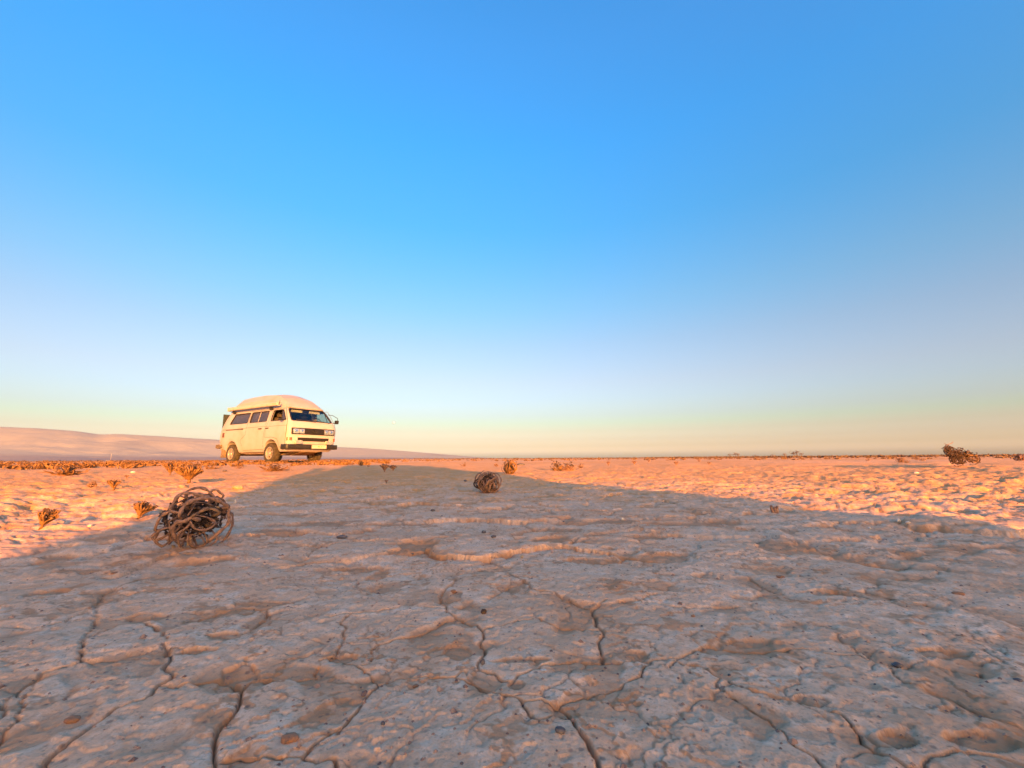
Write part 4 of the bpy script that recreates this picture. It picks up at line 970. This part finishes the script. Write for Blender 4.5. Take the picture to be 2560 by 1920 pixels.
def place(x0, x1, ybot, ytop):
    """ground point and metres per pixel of something whose box in the photograph is x0..x1, ytop..ybot"""
    p = at((x0 + x1) / 2, ybot); d = (Vector((p.x, p.y, p.z)) - Vector(CAM)).dot(Vector(FW)); return p, d / F_PX, (x1 - x0), (ybot - ytop)
PLANTS = [  # x0, x1, bottom, top, form, label, options
 (1190, 1252, 1232, 1171, 'ball', 'dark curled ball of twigs with one pale looped stem, alone inside the long shadow', dict(stems=24, pods=170, thick=.068, rz=.2)),
 (1255, 1294, 1185, 1148, 'ball', 'sunlit golden ball of curled stems just beyond the right edge of the long shadow', dict(stems=22, pods=40, thick=.07, sm='stem_far')),
 (434, 508, 1208, 1160, 'goblet', 'sunlit spiky tangle of curled stems between the big curled ball and the van', dict(stems=30, pods=60, thick=.07, sm='stem_far', spikes=7)),
 (409, 440, 1188, 1153, 'goblet', 'narrow upright twisted plant touching the left side of the spiky tangle', dict(stems=14, pods=20, thick=.08, sm='stem_far')),
 (133, 208, 1188, 1156, 'fan', 'wide open sheaf of dry stems leaning right, below the hills on the left', dict(stems=30, pods=30, thick=.07, sm='stem_far')),
 (71, 130, 1322, 1268, 'goblet', 'small sunlit goblet shaped plant on a pale stalk, lowest plant at the left edge', dict(stems=14, pods=40, thick=.07, sm='stem_far', tilt=(0, .35))),
 (318, 371, 1297, 1248, 'goblet', 'goblet shaped plant leaning right, directly left of the big curled ball', dict(stems=15, pods=30, thick=.08, sm='stem_far', tilt=(0, .3))),
 (267, 299, 1226, 1197, 'goblet', 'curled cup shaped plant at the tip of a shadow streak in the sunlit clay', dict(stems=14, pods=24, thick=.09, sm='stem_far')),
 (218, 243, 1218, 1203, 'ball', 'tiny flattened tuft immediately left of the curled cup shaped plant', dict(stems=12, pods=14, thick=.08, sm='stem_far')),
 (311, 321, 1198, 1186, 'goblet', 'very small dark cup shaped sprout behind the curled cup shaped plant', dict(stems=8, pods=8, thick=.1, sm='stem')),
 (298, 330, 1169, 1150, 'ball', 'left half of a pair of touching bushy tufts under the hills', dict(stems=18, pods=20, thick=.06, sm='stem_far')),
 (326, 362, 1168, 1149, 'ball', 'right half of a pair of touching bushy tufts under the hills', dict(stems=18, pods=20, thick=.06, sm='stem_far')),
 (43, 87, 1167, 1151, 'fan', 'low bushy tuft close to the left end of the horizon', dict(stems=18, pods=16, thick=.06, sm='stem_far')),
 (474, 506, 1170, 1154, 'ball', 'round tuft between the spiky tangle and the rear wheel of the van', dict(stems=16, pods=16, thick=.06, sm='stem_far')),
 (506, 545, 1173, 1155, 'fan', 'spreading tuft nearest to the rear wheel of the van', dict(stems=16, pods=16, thick=.06, sm='stem_far')),
 (645, 724, 1177, 1152, 'fan', 'wide loose twiggy bush lying in front of the van front wheel', dict(stems=34, pods=20, thick=.035, sm='stem_far')),
 (585, 612, 1171, 1157, 'fan', 'sparse twig sprig between the two near wheels of the van', dict(stems=9, pods=6, thick=.05, sm='stem_far')),
 (733, 767, 1162, 1150, 'fan', 'low golden tuft under the front bumper of the van', dict(stems=16, pods=14, thick=.05, sm='stem_far')),
 (797, 811, 1160, 1151, 'ball', 'small golden tuft beside the far front wheel of the van', dict(stems=12, pods=10, thick=.07, sm='stem_far')),
 (843, 859, 1162, 1151, 'ball', 'small golden tuft right of the van, first beyond its bumper', dict(stems=12, pods=10, thick=.07, sm='stem_far')),
 (895, 909, 1164, 1149, 'ball', 'golden upright tuft at the very tip of the long shadow', dict(stems=14, pods=12, thick=.08, sm='stem_far')),
 (947, 975, 1180, 1157, 'goblet', 'taller left tuft of a dark joined pair inside the long shadow tip', dict(stems=15, pods=30, thick=.08)),
 (970, 995, 1177, 1161, 'goblet', 'shorter right tuft of a dark joined pair inside the long shadow tip', dict(stems=13, pods=22, thick=.08)),
 (960, 971, 1209, 1197, 'goblet', 'tiny dark goblet sprout in the middle of the long shadow', dict(stems=8, pods=8, thick=.1)),
 (916, 925, 1167, 1162, 'ball', 'speck sized dark tuft on the shadow tip, beside the golden upright tuft', dict(stems=8, pods=4, thick=.1)),
 (944, 955, 1158, 1150, 'ball', 'small golden tuft on the horizon, left of two beyond the shadow tip', dict(stems=10, pods=8, thick=.08, sm='stem_far')),
 (965, 976, 1159, 1151, 'ball', 'small golden tuft on the horizon, right of two beyond the shadow tip', dict(stems=10, pods=8, thick=.08, sm='stem_far')),
 (1154, 1168, 1166, 1152, 'fan', 'little forked sunlit sprig between the shadow tip and the looped ball', dict(stems=9, pods=6, thick=.08, sm='stem_far')),
 (1235, 1246, 1166, 1158, 'ball', 'tiny brown tuft behind the dark looped ball', dict(stems=9, pods=6, thick=.09, sm='stem_far')),
 (1373, 1412, 1177, 1148, 'fan', 'left part of the ragged sunlit cluster beyond the right side of the shadow', dict(stems=20, pods=30, thick=.06, sm='stem_far')),
 (1404, 1442, 1176, 1150, 'fan', 'right part of the ragged sunlit cluster beyond the right side of the shadow', dict(stems=20, pods=30, thick=.06, sm='stem')),
 (1443, 1459, 1170, 1152, 'fan', 'small upright sprig touching the ragged cluster on its right side', dict(stems=9, pods=4, thick=.07, sm='stem_far')),
 (1516, 1526, 1165, 1152, 'goblet', 'lone dark brown cup, first to the right of the ragged cluster', dict(stems=10, pods=10, thick=.1)),
 (1579, 1592, 1162, 1151, 'goblet', 'lone brown cup, second to the right of the ragged cluster', dict(stems=10, pods=10, thick=.1)),
 (1619, 1627, 1157, 1147, 'goblet', 'small narrow dark cup close to the horizon, third to the right of the ragged cluster', dict(stems=8, pods=8, thick=.1)),
 (1684, 1698, 1164, 1152, 'goblet', 'lone brown cup with a lopsided rim, fourth to the right of the ragged cluster', dict(stems=10, pods=10, thick=.1)),
 (1745, 1752, 1154, 1147, 'ball', 'speck sized brown tuft just left of a twin dark sprout', dict(stems=8, pods=4, thick=.1)),
 (1766, 1780, 1161, 1154, 'goblet', 'low twin dark sprout in the sunlit clay right of centre', dict(stems=8, pods=8, thick=.1)),
 (2166, 2176, 1152, 1145, 'ball', 'single dark tuft on the right, left of a dark clump below the horizon', dict(stems=10, pods=10, thick=.09)),
 (2244, 2262, 1156, 1142, 'ball', 'dark round clump below the horizon, beside the big airy tumbleweed on its left', dict(stems=16, pods=60, thick=.07)),
 (2258, 2274, 1157, 1146, 'fan', 'brown sprawling tuft attached to the dark round clump', dict(stems=12, pods=10, thick=.06, sm='stem_far')),
 (2287, 2300, 1150, 1139, 'fan', 'taller thin dark tuft between the dark round clump and the big airy tumbleweed', dict(stems=10, pods=16, thick=.07)),
 (2300, 2314, 1152, 1145, 'ball', 'low dark tuft next to the taller thin dark tuft', dict(stems=10, pods=12, thick=.09)),
 (2533, 2575, 1151, 1134, 'ball', 'dark curled bush cut by the right edge of the photo', dict(stems=20, pods=50, thick=.06)),
]
seed = 100
for x0, x1, yb, yt, form, label, op in PLANTS:
    op = dict(op); sp = op.pop('spikes', 0); p, m_, wpx, hpx = place(x0, x1, yb, yt); seed += 7
    if form == 'goblet': R = hpx * m_ / 2.25
    elif form == 'fan': R = hpx * m_ / 1.9
    else: R = hpx * m_ / 2.05
    sx_ = wpx * m_ / (2 * R * (1.0 if form != 'fan' else 1.05))
    q = plant('dry_plant', p - Vector((0, 0, R * .04)), R, form, seed, label, 'dry curled plants scattered on the clay', squash=(sx_, (sx_ + 1) / 2, 1), parts=(wpx > 28), **op)
    if sp:
        rng = random.Random(3)
        for k in range(sp):
            a = rng.uniform(0, 6.28); b = Vector((math.cos(a) * R * .5, math.sin(a) * R * .5, R * 1.2)); d = Vector((math.cos(a) * .5 + rng.gauss(0, .2), math.sin(a) * .5, 1)) * R * .75
            MB().tube([b, b + d * .5 + Vector((0, 0, R * .05)), b + d], [R * .07, R * .06, R * .03], 5).build('spike', M['stem_pale'], q, 180)
    if x0 == 1190:
        c2, _, pm2 = make_plant(901, R * .5, 'ball', 12, .09, 40); o2 = Vector((-R * .80, R * .1, R * .42))
        for p2, r2 in c2[:-1]: MB().tube([v + o2 for v in p2], r2, 6).build('stem', M['stem_dark'], q, 180)
    if x0 == 1190:                                                    # the pale loop of the looped ball, and its little dark twin on the left
        side = Vector((RT[0], RT[1], 0)); tw = -Vector((p.x, p.y, 0)).normalized(); inv = q.matrix_world.to_3x3()
        inv_m = (Matrix.Translation(q.location) @ Matrix.Rotation(op['rz'], 4, 'Z') @ Matrix.Diagonal((*q.scale, 1))).inverted()
        lp = [(1240, 1190), (1233, 1197), (1221, 1207), (1216, 1216), (1221, 1225), (1233, 1231), (1239, 1228)]
        pts = []
        for a, b in lp:
            w_ = p + side * ((a - 1221) * m_) + Vector((0, 0, (1232 - b) * m_)) + tw * R * 1.02 * math.sqrt(max(.1, 1 - ((a - 1225) / 30) ** 2 - ((b - 1203) / 34) ** 2)); pts.append(inv_m @ w_)
        MB().tube(pts, [1.9 * m_] * len(pts), 6).build('pale_stem', M['stem_pale'], q, 180)['label'] = 'pale looped stem on the front'
# 2. the airy tumbleweed on the right: a tall lobe, a middle and a low sunlit lobe in one tangle
def airy():
    p, m_, wpx, hpx = place(2375, 2425, 1168, 1105); root = empty('tumbleweed', p); tag(root, 'big airy tumbleweed of thin looping stems standing out above the horizon on the right', 'tumbleweed')
    rng = random.Random(77); side = Vector((RT[0], RT[1], 0)).normalized(); fw_ = Vector((p.x, p.y, 0)).normalized()
    W = lambda px, py, d=0: side * ((px - 2400) * m_) + Vector((0, 0, (1167 - py) * m_)) + fw_ * d * m_
    lobes = [((2378, 1125), 16, 15, 16, 22), ((2398, 1145), 26, 20, 20, 34), ((2408, 1132), 18, 16, 18, 20), ((2436, 1146), 24, 17, 20, 30), ((2425, 1133), 14, 9, 12, 16), ((2388, 1134), 20, 20, 16, 20)]
    n = 0
    for (cx_, cy_), a_, b_, d_, cnt in lobes:
        for k in range(cnt):
            ax = Vector((rng.gauss(0, 1), rng.gauss(0, 1), rng.gauss(0, 1))).normalized(); u = ax.orthogonal().normalized(); v = ax.cross(u); f_ = rng.uniform(.45, 1.03); s0 = rng.uniform(0, 6.28); ln = rng.uniform(2, 5.0); pts = []
            for i in range(13):
                t = s0 + ln * i / 12; d = (u * math.cos(t) + v * math.sin(t)) * f_ * (1 - .25 * i / 12) + ax * .25 * math.sin(2 * t)
                q = W(cx_ + d.x * a_, cy_ - d.z * b_, d.y * d_); q.z = max(q.z, .003); pts.append(q)
            w_ = m_ * rng.uniform(.45, .9); MB().tube(pts, [w_ * (1 - .4 * i / 12) for i in range(13)], 5).build('stem', M['stem_far'] if cx_ > 2420 and k % 2 else M['stem_dark'], root, 180); n += 1
    for pts in ([(2374, 1112), (2382, 1110), (2390, 1108), (2394, 1104)], [(2379, 1113), (2372, 1108)], [(2391, 1168), (2400, 1164), (2414, 1166)]):
        MB().tube([W(*q) for q in pts], m_ * .7, 5).build('stem', M['stem'], root, 180)
    pm = pods_mesh(rng, 18 * m_, 50, .9, .07, .7)
    for i, v in enumerate(pm.v): pm.v[i] = tuple(W(2400, 1145) + Vector((v[0] * 1.3, v[1], (v[2] - 18 * m_) * .75)))
    o = pm.build('seed_pods', M['pod'], root); o['kind'] = 'stuff'
airy()
# woody stub and the upright chip on the right
p, m_, wpx, hpx = place(1929, 1947, 1283, 1264)
st = empty('woody_stub', p); tag(st, 'short broken dark brown woody stub standing in the clay right of centre', 'plant stub')
for k, (dx, lean, h_) in enumerate(((-.30, -.25, 1.0), (.05, .0, .8), (.32, .15, .92), (.15, -.1, .6))):
    MB().tube([(dx * wpx * m_ * .7, 0, -.002), ((dx + lean * .3) * wpx * m_, .002, h_ * .6 * hpx * m_), ((dx + lean * .6) * wpx * m_, .0, h_ * hpx * m_)], [m_ * 4.2, m_ * 3.8, m_ * 2.6], 7).build('stem', M['stem'], st, 60)

# ------------------------------------------------------------------ stones
def stone_mesh(seed, sx_, sy_, sz_, sub=2, rough=.22):
    rng = np.random.RandomState(seed); bm = bmesh.new(); bmesh.ops.create_icosphere(bm, subdivisions=sub, radius=1)
    dirs = rng.normal(size=(7, 3)); dirs /= np.linalg.norm(dirs, axis=1)[:, None]; cuts = rng.uniform(.62, .95, 7)
    for v in bm.verts:
        c = np.array(v.co)
        for d, k in zip(dirs, cuts):
            t = c @ d
            if t > k: c = c - d * (t - k) * .85
        c = c * (1 + rough * .25 * math.sin(c[0] * 5 + seed) * math.cos(c[1] * 4 + seed * 2)); v.co = (c[0] * sx_, c[1] * sy_, c[2] * sz_)
    me = bpy.data.meshes.new('stone'); bm.to_mesh(me); bm.free(); me.polygons.foreach_set('use_smooth', [True] * len(me.polygons)); me.set_sharp_from_angle(angle=R_(38)); return me
STONES = [  # x0, x1, ytop, ybot, material, name, label
 (838, 867, 1335, 1346, 'dark_stone', 'pebble', 'flat dark grey pebble lying in the shadow to the right of the big curled ball'),
 (1075, 1088, 1269, 1278, 'dark_stone', 'pebble', 'small round dark pebble in the shadow, between the tiny goblet sprout and the looped ball'),
 (1158, 1169, 1197, 1204, 'dark_stone', 'pebble', 'small grey pebble just left of the dark looped ball'),
 (1203, 1215, 1322, 1333, 'dark_stone', 'pebble', 'dark pebble, left one of a close pair below the looped ball'),
 (1227, 1242, 1333, 1344, 'dark_stone', 'pebble', 'dark pebble, right one of a close pair below the looped ball'),
 (1026, 1035, 1381, 1386, 'dark_stone', 'pebble', 'tiny dark pebble alone in the shadow below the pair'),
 (2236, 2265, 1652, 1669, 'dark_stone', 'pebble', 'blue black pebble beside a crack, low on the right'),
 (2540, 2562, 1696, 1704, 'dark_stone', 'pebble', 'blue black sliver at the right edge of the photo'),
 (1199, 1213, 1641, 1662, 'dark_stone', 'pebble', 'dark pebble wedged in a crack at the foot of an orange plate edge'),
 (1201, 1217, 1517, 1535, 'pod', 'pebble', 'brown crumb standing on a plate above the middle crack'),
 (951, 963, 1800, 1813, 'dark_stone', 'pebble', 'square dark crumb on the large plate at the bottom'),
 (1386, 1415, 1815, 1834, 'dark_stone', 'pebble', 'grey stone at the lip of the wide crack at the bottom'),
 (1819, 1829, 1683, 1690, 'dark_stone', 'pebble', 'round black pebble touching the long diagonal crack'),
 (1943, 1965, 1433, 1444, 'red_stone', 'clay_stone', 'orange clay stone on the grey clay, right of centre'),
 (1728, 1739, 1532, 1542, 'red_stone', 'clay_stone', 'tiny orange clay stone left of the long diagonal crack'),
 (2388, 2420, 1474, 1488, 'red_stone', 'clay_stone', 'flat rust brown clay stone near the right edge'),
 (694, 744, 1828, 1856, 'red_stone', 'clay_stone', 'largest rust orange clay stone, low on the left beside the bottom crack'),
 (154, 191, 1784, 1806, 'red_stone', 'clay_stone', 'blurred orange clay stone in the bottom left corner'),
 (1030, 1046, 1706, 1718, 'red_stone', 'clay_stone', 'ochre crumb on the domed plate at the bottom'),
 (273, 291, 1424, 1435, 'red_stone', 'clay_stone', 'small orange clay stone below the sand of the big curled ball'),
 (1124, 1142, 1468, 1482, 'red_stone', 'clay_stone', 'orange crumb on the rim of a small plate in the middle'),
 (2244, 2254, 1293, 1307, 'pale_stone', 'chip', 'upright pale chip catching the sun on the right'),
 (2266, 2277, 1301, 1308, 'pale_stone', 'chip', 'small orange lit chip right of the upright pale chip'),
 (2287, 2300, 1178, 1184, 'pale_stone', 'chip', 'flat white chip in the sunlit clay, left of the big airy tumbleweed'),
 (1552, 1562, 1292, 1301, 'pale_stone', 'chip', 'pale shell like chip in the shade right of centre'),
 (2172, 2180, 1316, 1322, 'pale_stone', 'chip', 'white splinter in the shade, left of the upright pale chip'),
 (1301, 1309, 1385, 1395, 'clod', 'clod', 'ochre clod in the shade below the middle'),
 (576, 606, 1207, 1223, 'clod', 'clod', 'angular sandy yellow clod on the sunlit clay right of the spiky tangle'),
 (322, 336, 1176, 1182, 'pale_stone', 'chip', 'pale flat chip in the sunlit clay under the hills'),
 (585, 590, 1245, 1257, 'pale_stone', 'chip', 'thin upright pale chip behind the big curled ball'),
 (215, 228, 1308, 1317, 'pale_stone', 'chip', 'bright pale chip between the two goblet shaped plants'),
 (1290, 1313, 1163, 1155, 'dark_stone', 'rock', 'dark rounded rock on the horizon side of the golden ball'),
 (1350, 1367, 1673, 1679, 'pale_stone', 'chip', 'bluish white sliver on the clay near the bottom middle'),
 (555, 566, 1172, 1179, 'dark_stone', 'pebble', 'dark pebble in the sun in front of the rear wheel of the van'),
]
for k, (x0, x1, ya, yb, mt, nm, lab) in enumerate(STONES):
    ya, yb = min(ya, yb), max(ya, yb); p, m_, wpx, hpx = place(x0, x1, yb, ya); hx, hz = wpx * m_ / 2, hpx * m_ / 2 * (.8 if mt != 'pale_stone' else .95)
    o = link(nm, stone_mesh(300 + k, hx, hx * .75, max(hz, hx * .3), 2, .45), M[mt]); o.location = p + Vector((0, hx * .4, hz * (.55 if mt != 'red_stone' else .2))); o.rotation_euler = (0, 0, (k * 1.7) % .6 - .3)
    tag(o, lab, {'pebble': 'pebble', 'clay_stone': 'stone', 'chip': 'stone chip', 'clod': 'clod', 'rock': 'rock'}[nm], 'loose stones on the clay')

# ------------------------------------------------------------------ grit, far scrub, huts, moon
def grit():
    rng = np.random.RandomState(8); V = []; Fc = []; n = 0
    base = [(0, 0, 1), (.9, 0, .1), (.1, .9, 0), (-.8, .2, .05), (-.2, -.9, 0), (.4, -.5, .6)]; fs = [(0, 1, 2), (0, 2, 3), (0, 3, 4), (0, 4, 5), (0, 5, 1), (1, 5, 4), (1, 4, 2), (2, 4, 3)]
    for _ in range(2600):
        a = rng.uniform(-1.05, 1.05); r0 = .22 + 2.6 * rng.rand() ** 1.6; px, py = r0 * math.sin(a), r0 * math.cos(a); s_ = rng.uniform(.0006, .0016) * (1 + r0 * .5) * (1 if rng.rand() < .93 else 2.0); z = ground_z(px, py); t = rng.uniform(0, 6.28)
        for q in base: V.append((px + s_ * (q[0] * math.cos(t) - q[1] * math.sin(t)), py + s_ * (q[0] * math.sin(t) + q[1] * math.cos(t)), z + s_ * (q[2] * .7 - .1)))
        Fc += [tuple(i + n for i in f) for f in fs]; n += 6
    me = bpy.data.meshes.new('gravel'); me.from_pydata(V, [], Fc); tag(link('gravel', me, mat('mixed grit', (.16, .10, .08), .9, noise=(90, (.40, .24, .16), .4, .6))), kind='stuff')
grit()
def scrub(name, seed, count, amin, amax, r0, r1, size, m, dense=1.6, per=18):
    rng = np.random.RandomState(seed); V = []; Fc = []
    for _ in range(count):
        a = rng.uniform(amin, amax); r_ = r0 * (r1 / r0) ** (rng.rand() ** dense); px, py = r_ * math.sin(a), r_ * math.cos(a); z = ground_z(px, py); s_ = size * rng.uniform(.4, 1.25) * (1 + r_ / 120)
        for k in range(per):
            t = rng.uniform(0, 6.28); l = s_ * rng.uniform(.5, 1.1); w_ = s_ * rng.uniform(.04, .11); u = (math.cos(t), math.sin(t)); e_ = rng.uniform(.25, 1.2); n = len(V)
            bx_, by_ = px + rng.normal() * s_ * .4, py + rng.normal() * s_ * .4
            tp = (bx_ + u[0] * l * math.cos(e_), by_ + u[1] * l * math.cos(e_), z + l * math.sin(e_) * .8)
            V += [(bx_ - u[1] * w_, by_ + u[0] * w_, z - .01), (bx_ + u[1] * w_, by_ - u[0] * w_, z - .01), (tp[0] + u[1] * w_ * .5, tp[1] - u[0] * w_ * .5, tp[2]), (tp[0] - u[1] * w_ * .5, tp[1] + u[0] * w_ * .5, tp[2]), (bx_, by_, z + l * .45)]
            Fc += [(n, n + 1, n + 4), (n + 1, n + 2, n + 4), (n + 2, n + 3, n + 4), (n + 3, n, n + 4)]
    me = bpy.data.meshes.new(name); me.from_pydata(V, [], Fc); tag(link(name, me, m), kind='stuff')
scrub('undergrowth', 21, 1000, -.95, -.28, 9, 200, .10, M['stem_far'], 1.0)
scrub('undergrowth', 22, 900, -.35, .95, 16, 260, .085, M['stem_far'], .8)
scrub('undergrowth', 23, 3000, -.95, .95, 130, 900, .26, M['bush_far'], .8, 12)
scrub('undergrowth', 24, 2600, .30, .95, 60, 420, .26, M['bush_far'], .8, 7)
def hut(px, w_, h_, lab):
    c = at(px, 1153); d = FW * F_PX + RT * (px - 1280) - UP * (1148 - 960); d = d / math.hypot(d[0], d[1]) * 900
    root = empty('hut', (d[0], d[1], -1), 0); tag(root, lab, 'hut', 'pale huts at the foot of the hills')
    root.rotation_euler = (0, 0, -math.atan2(d[0], d[1]))
    MB().box((-w_ / 2, -w_ / 3, 0), (w_ / 2, w_ / 3, h_)).build('wall', M['hut'], root); MB().box((-w_ / 2 - .2, -w_ / 3 - .2, h_ + .003), (w_ / 2 + .2, w_ / 3 + .2, h_ + .3)).build('roof', M['hut'], root)
    MB().box((-.5, -w_ / 3 - .06, 0.3), (.5, -w_ / 3 + .1, 2.2)).build('door', M['dark'], root); return d
hut(303, 4, 1.8, 'pale little hut at the foot of the hills, nearest to the van'); hut(313, 2.5, 2.8, 'tall narrow pale hut between two others at the foot of the hills'); hut(270, 4, 2.2, 'small pale hut beside the thin mast under the hills'); hut(352, 3, 2.6, 'pale hut standing by itself under the hills')
d = FW * F_PX + RT * (277 - 1280) - UP * (1146 - 960); d = d / math.hypot(d[0], d[1]) * 900
ms = empty('mast', (d[0], d[1], -1)); tag(ms, 'thin pale mast standing beside the small hut under the hills', 'mast')
MB().tube([(0, 0, 0), (0, 0, 12)], .16, 6).build('pole', M['hut'], ms); MB().box((-.4, -.2, 11), (.4, .2, 11.8)).build('antenna', M['hut'], ms)
dm = FW * F_PX + RT * (984 - 1280) - UP * (1056.5 - 960); dm = dm / np.linalg.norm(dm) * 22000
bm = bmesh.new(); bmesh.ops.create_uvsphere(bm, u_segments=32, v_segments=16, radius=22000 * 4.6 / F_PX); me = bpy.data.meshes.new('moon'); bm.to_mesh(me); bm.free(); me.polygons.foreach_set('use_smooth', [True] * len(me.polygons))
mm_ = M['moonm']; n_ = mm_.node_tree.nodes; tb_ = n_.new('ShaderNodeBsdfTransparent'); ms_ = n_.new('ShaderNodeMixShader'); ms_.inputs[0].default_value = .22   # the bright air in front of it
mm_.node_tree.links.new(tb_.outputs[0], ms_.inputs[1]); mm_.node_tree.links.new(n_['Principled BSDF'].outputs[0], ms_.inputs[2]); mm_.node_tree.links.new(ms_.outputs[0], n_['Material Output'].inputs[0])
mo = link('moon', me, mm_); mo.location = dm; tag(mo, 'faint full moon low in the sky to the right of the van', 'moon')
for n_, (px, hpx) in enumerate(((1824, 7), (1838, 9), (1845, 8), (1932, 6), (1962, 7), (1985, 9), (1992, 12), (2003, 8), (1888, 5))):
    d = FW * F_PX + RT * (px - 1280) - UP * (1143 - 960); d = d / math.hypot(d[0], d[1]) * 330; k_ = 330 / F_PX; rng = random.Random(px)
    tr = empty('distant_tree', (d[0], d[1], ground_z(d[0], d[1]))); tag(tr, ['leftmost of the tiny trees that break the horizon right of the middle', 'taller of two close tiny horizon trees, second from the left', 'third tiny horizon tree from the left, touching a taller one', 'first tiny tree of the right hand horizon cluster', 'second tiny tree of the right hand horizon cluster', 'tiny horizon tree just left of the tallest one', 'tallest of the tiny trees on the horizon', 'last tiny tree at the right end of the horizon cluster', 'smallest tiny horizon tree, alone between the two clusters'][n_], 'tree', 'tiny trees on the horizon')
    H = hpx * k_ * 1.1; MB().tube([(0, 0, 0), (.1 * H, 0, .4 * H), (.06 * H, 0, .75 * H)], [.07 * H, .05 * H, .03 * H], 5).build('trunk', M['bush_far'], tr)
    cw_ = MB()
    for j in range(46):
        c_ = Vector((rng.gauss(0, .28), rng.gauss(0, .28), .72 + rng.gauss(0, .14))) * H; a_ = Vector((rng.gauss(0, 1), rng.gauss(0, 1), rng.gauss(0, 1))).normalized() * H * .12; b_ = a_.orthogonal().normalized() * H * .07
        cw_.add([c_ - a_, c_ - b_, c_ + a_, c_ + b_], [(0, 1, 2, 3)])
    cw_.build('crown', M['bush_far'], tr)
# ------------------------------------------------------------------ the dusty evening air
def haze():
    mb = MB().box((-5200, -900, -9), (5200, 7600, 330)); o = mb.build('haze', None); o['kind'] = 'stuff'
    m = bpy.data.materials.new('dusty air'); m.use_nodes = True; n = m.node_tree.nodes; n.remove(n['Principled BSDF'])
    v = n.new('ShaderNodeVolumePrincipled'); v.inputs['Color'].default_value = (.88, .9, 1.0, 1); v.inputs['Density'].default_value = 2.2e-5; v.inputs['Anisotropy'].default_value = 0.5
    m.node_tree.links.new(v.outputs[0], n['Material Output'].inputs['Volume']); o.data.materials.append(m); return o
haze()
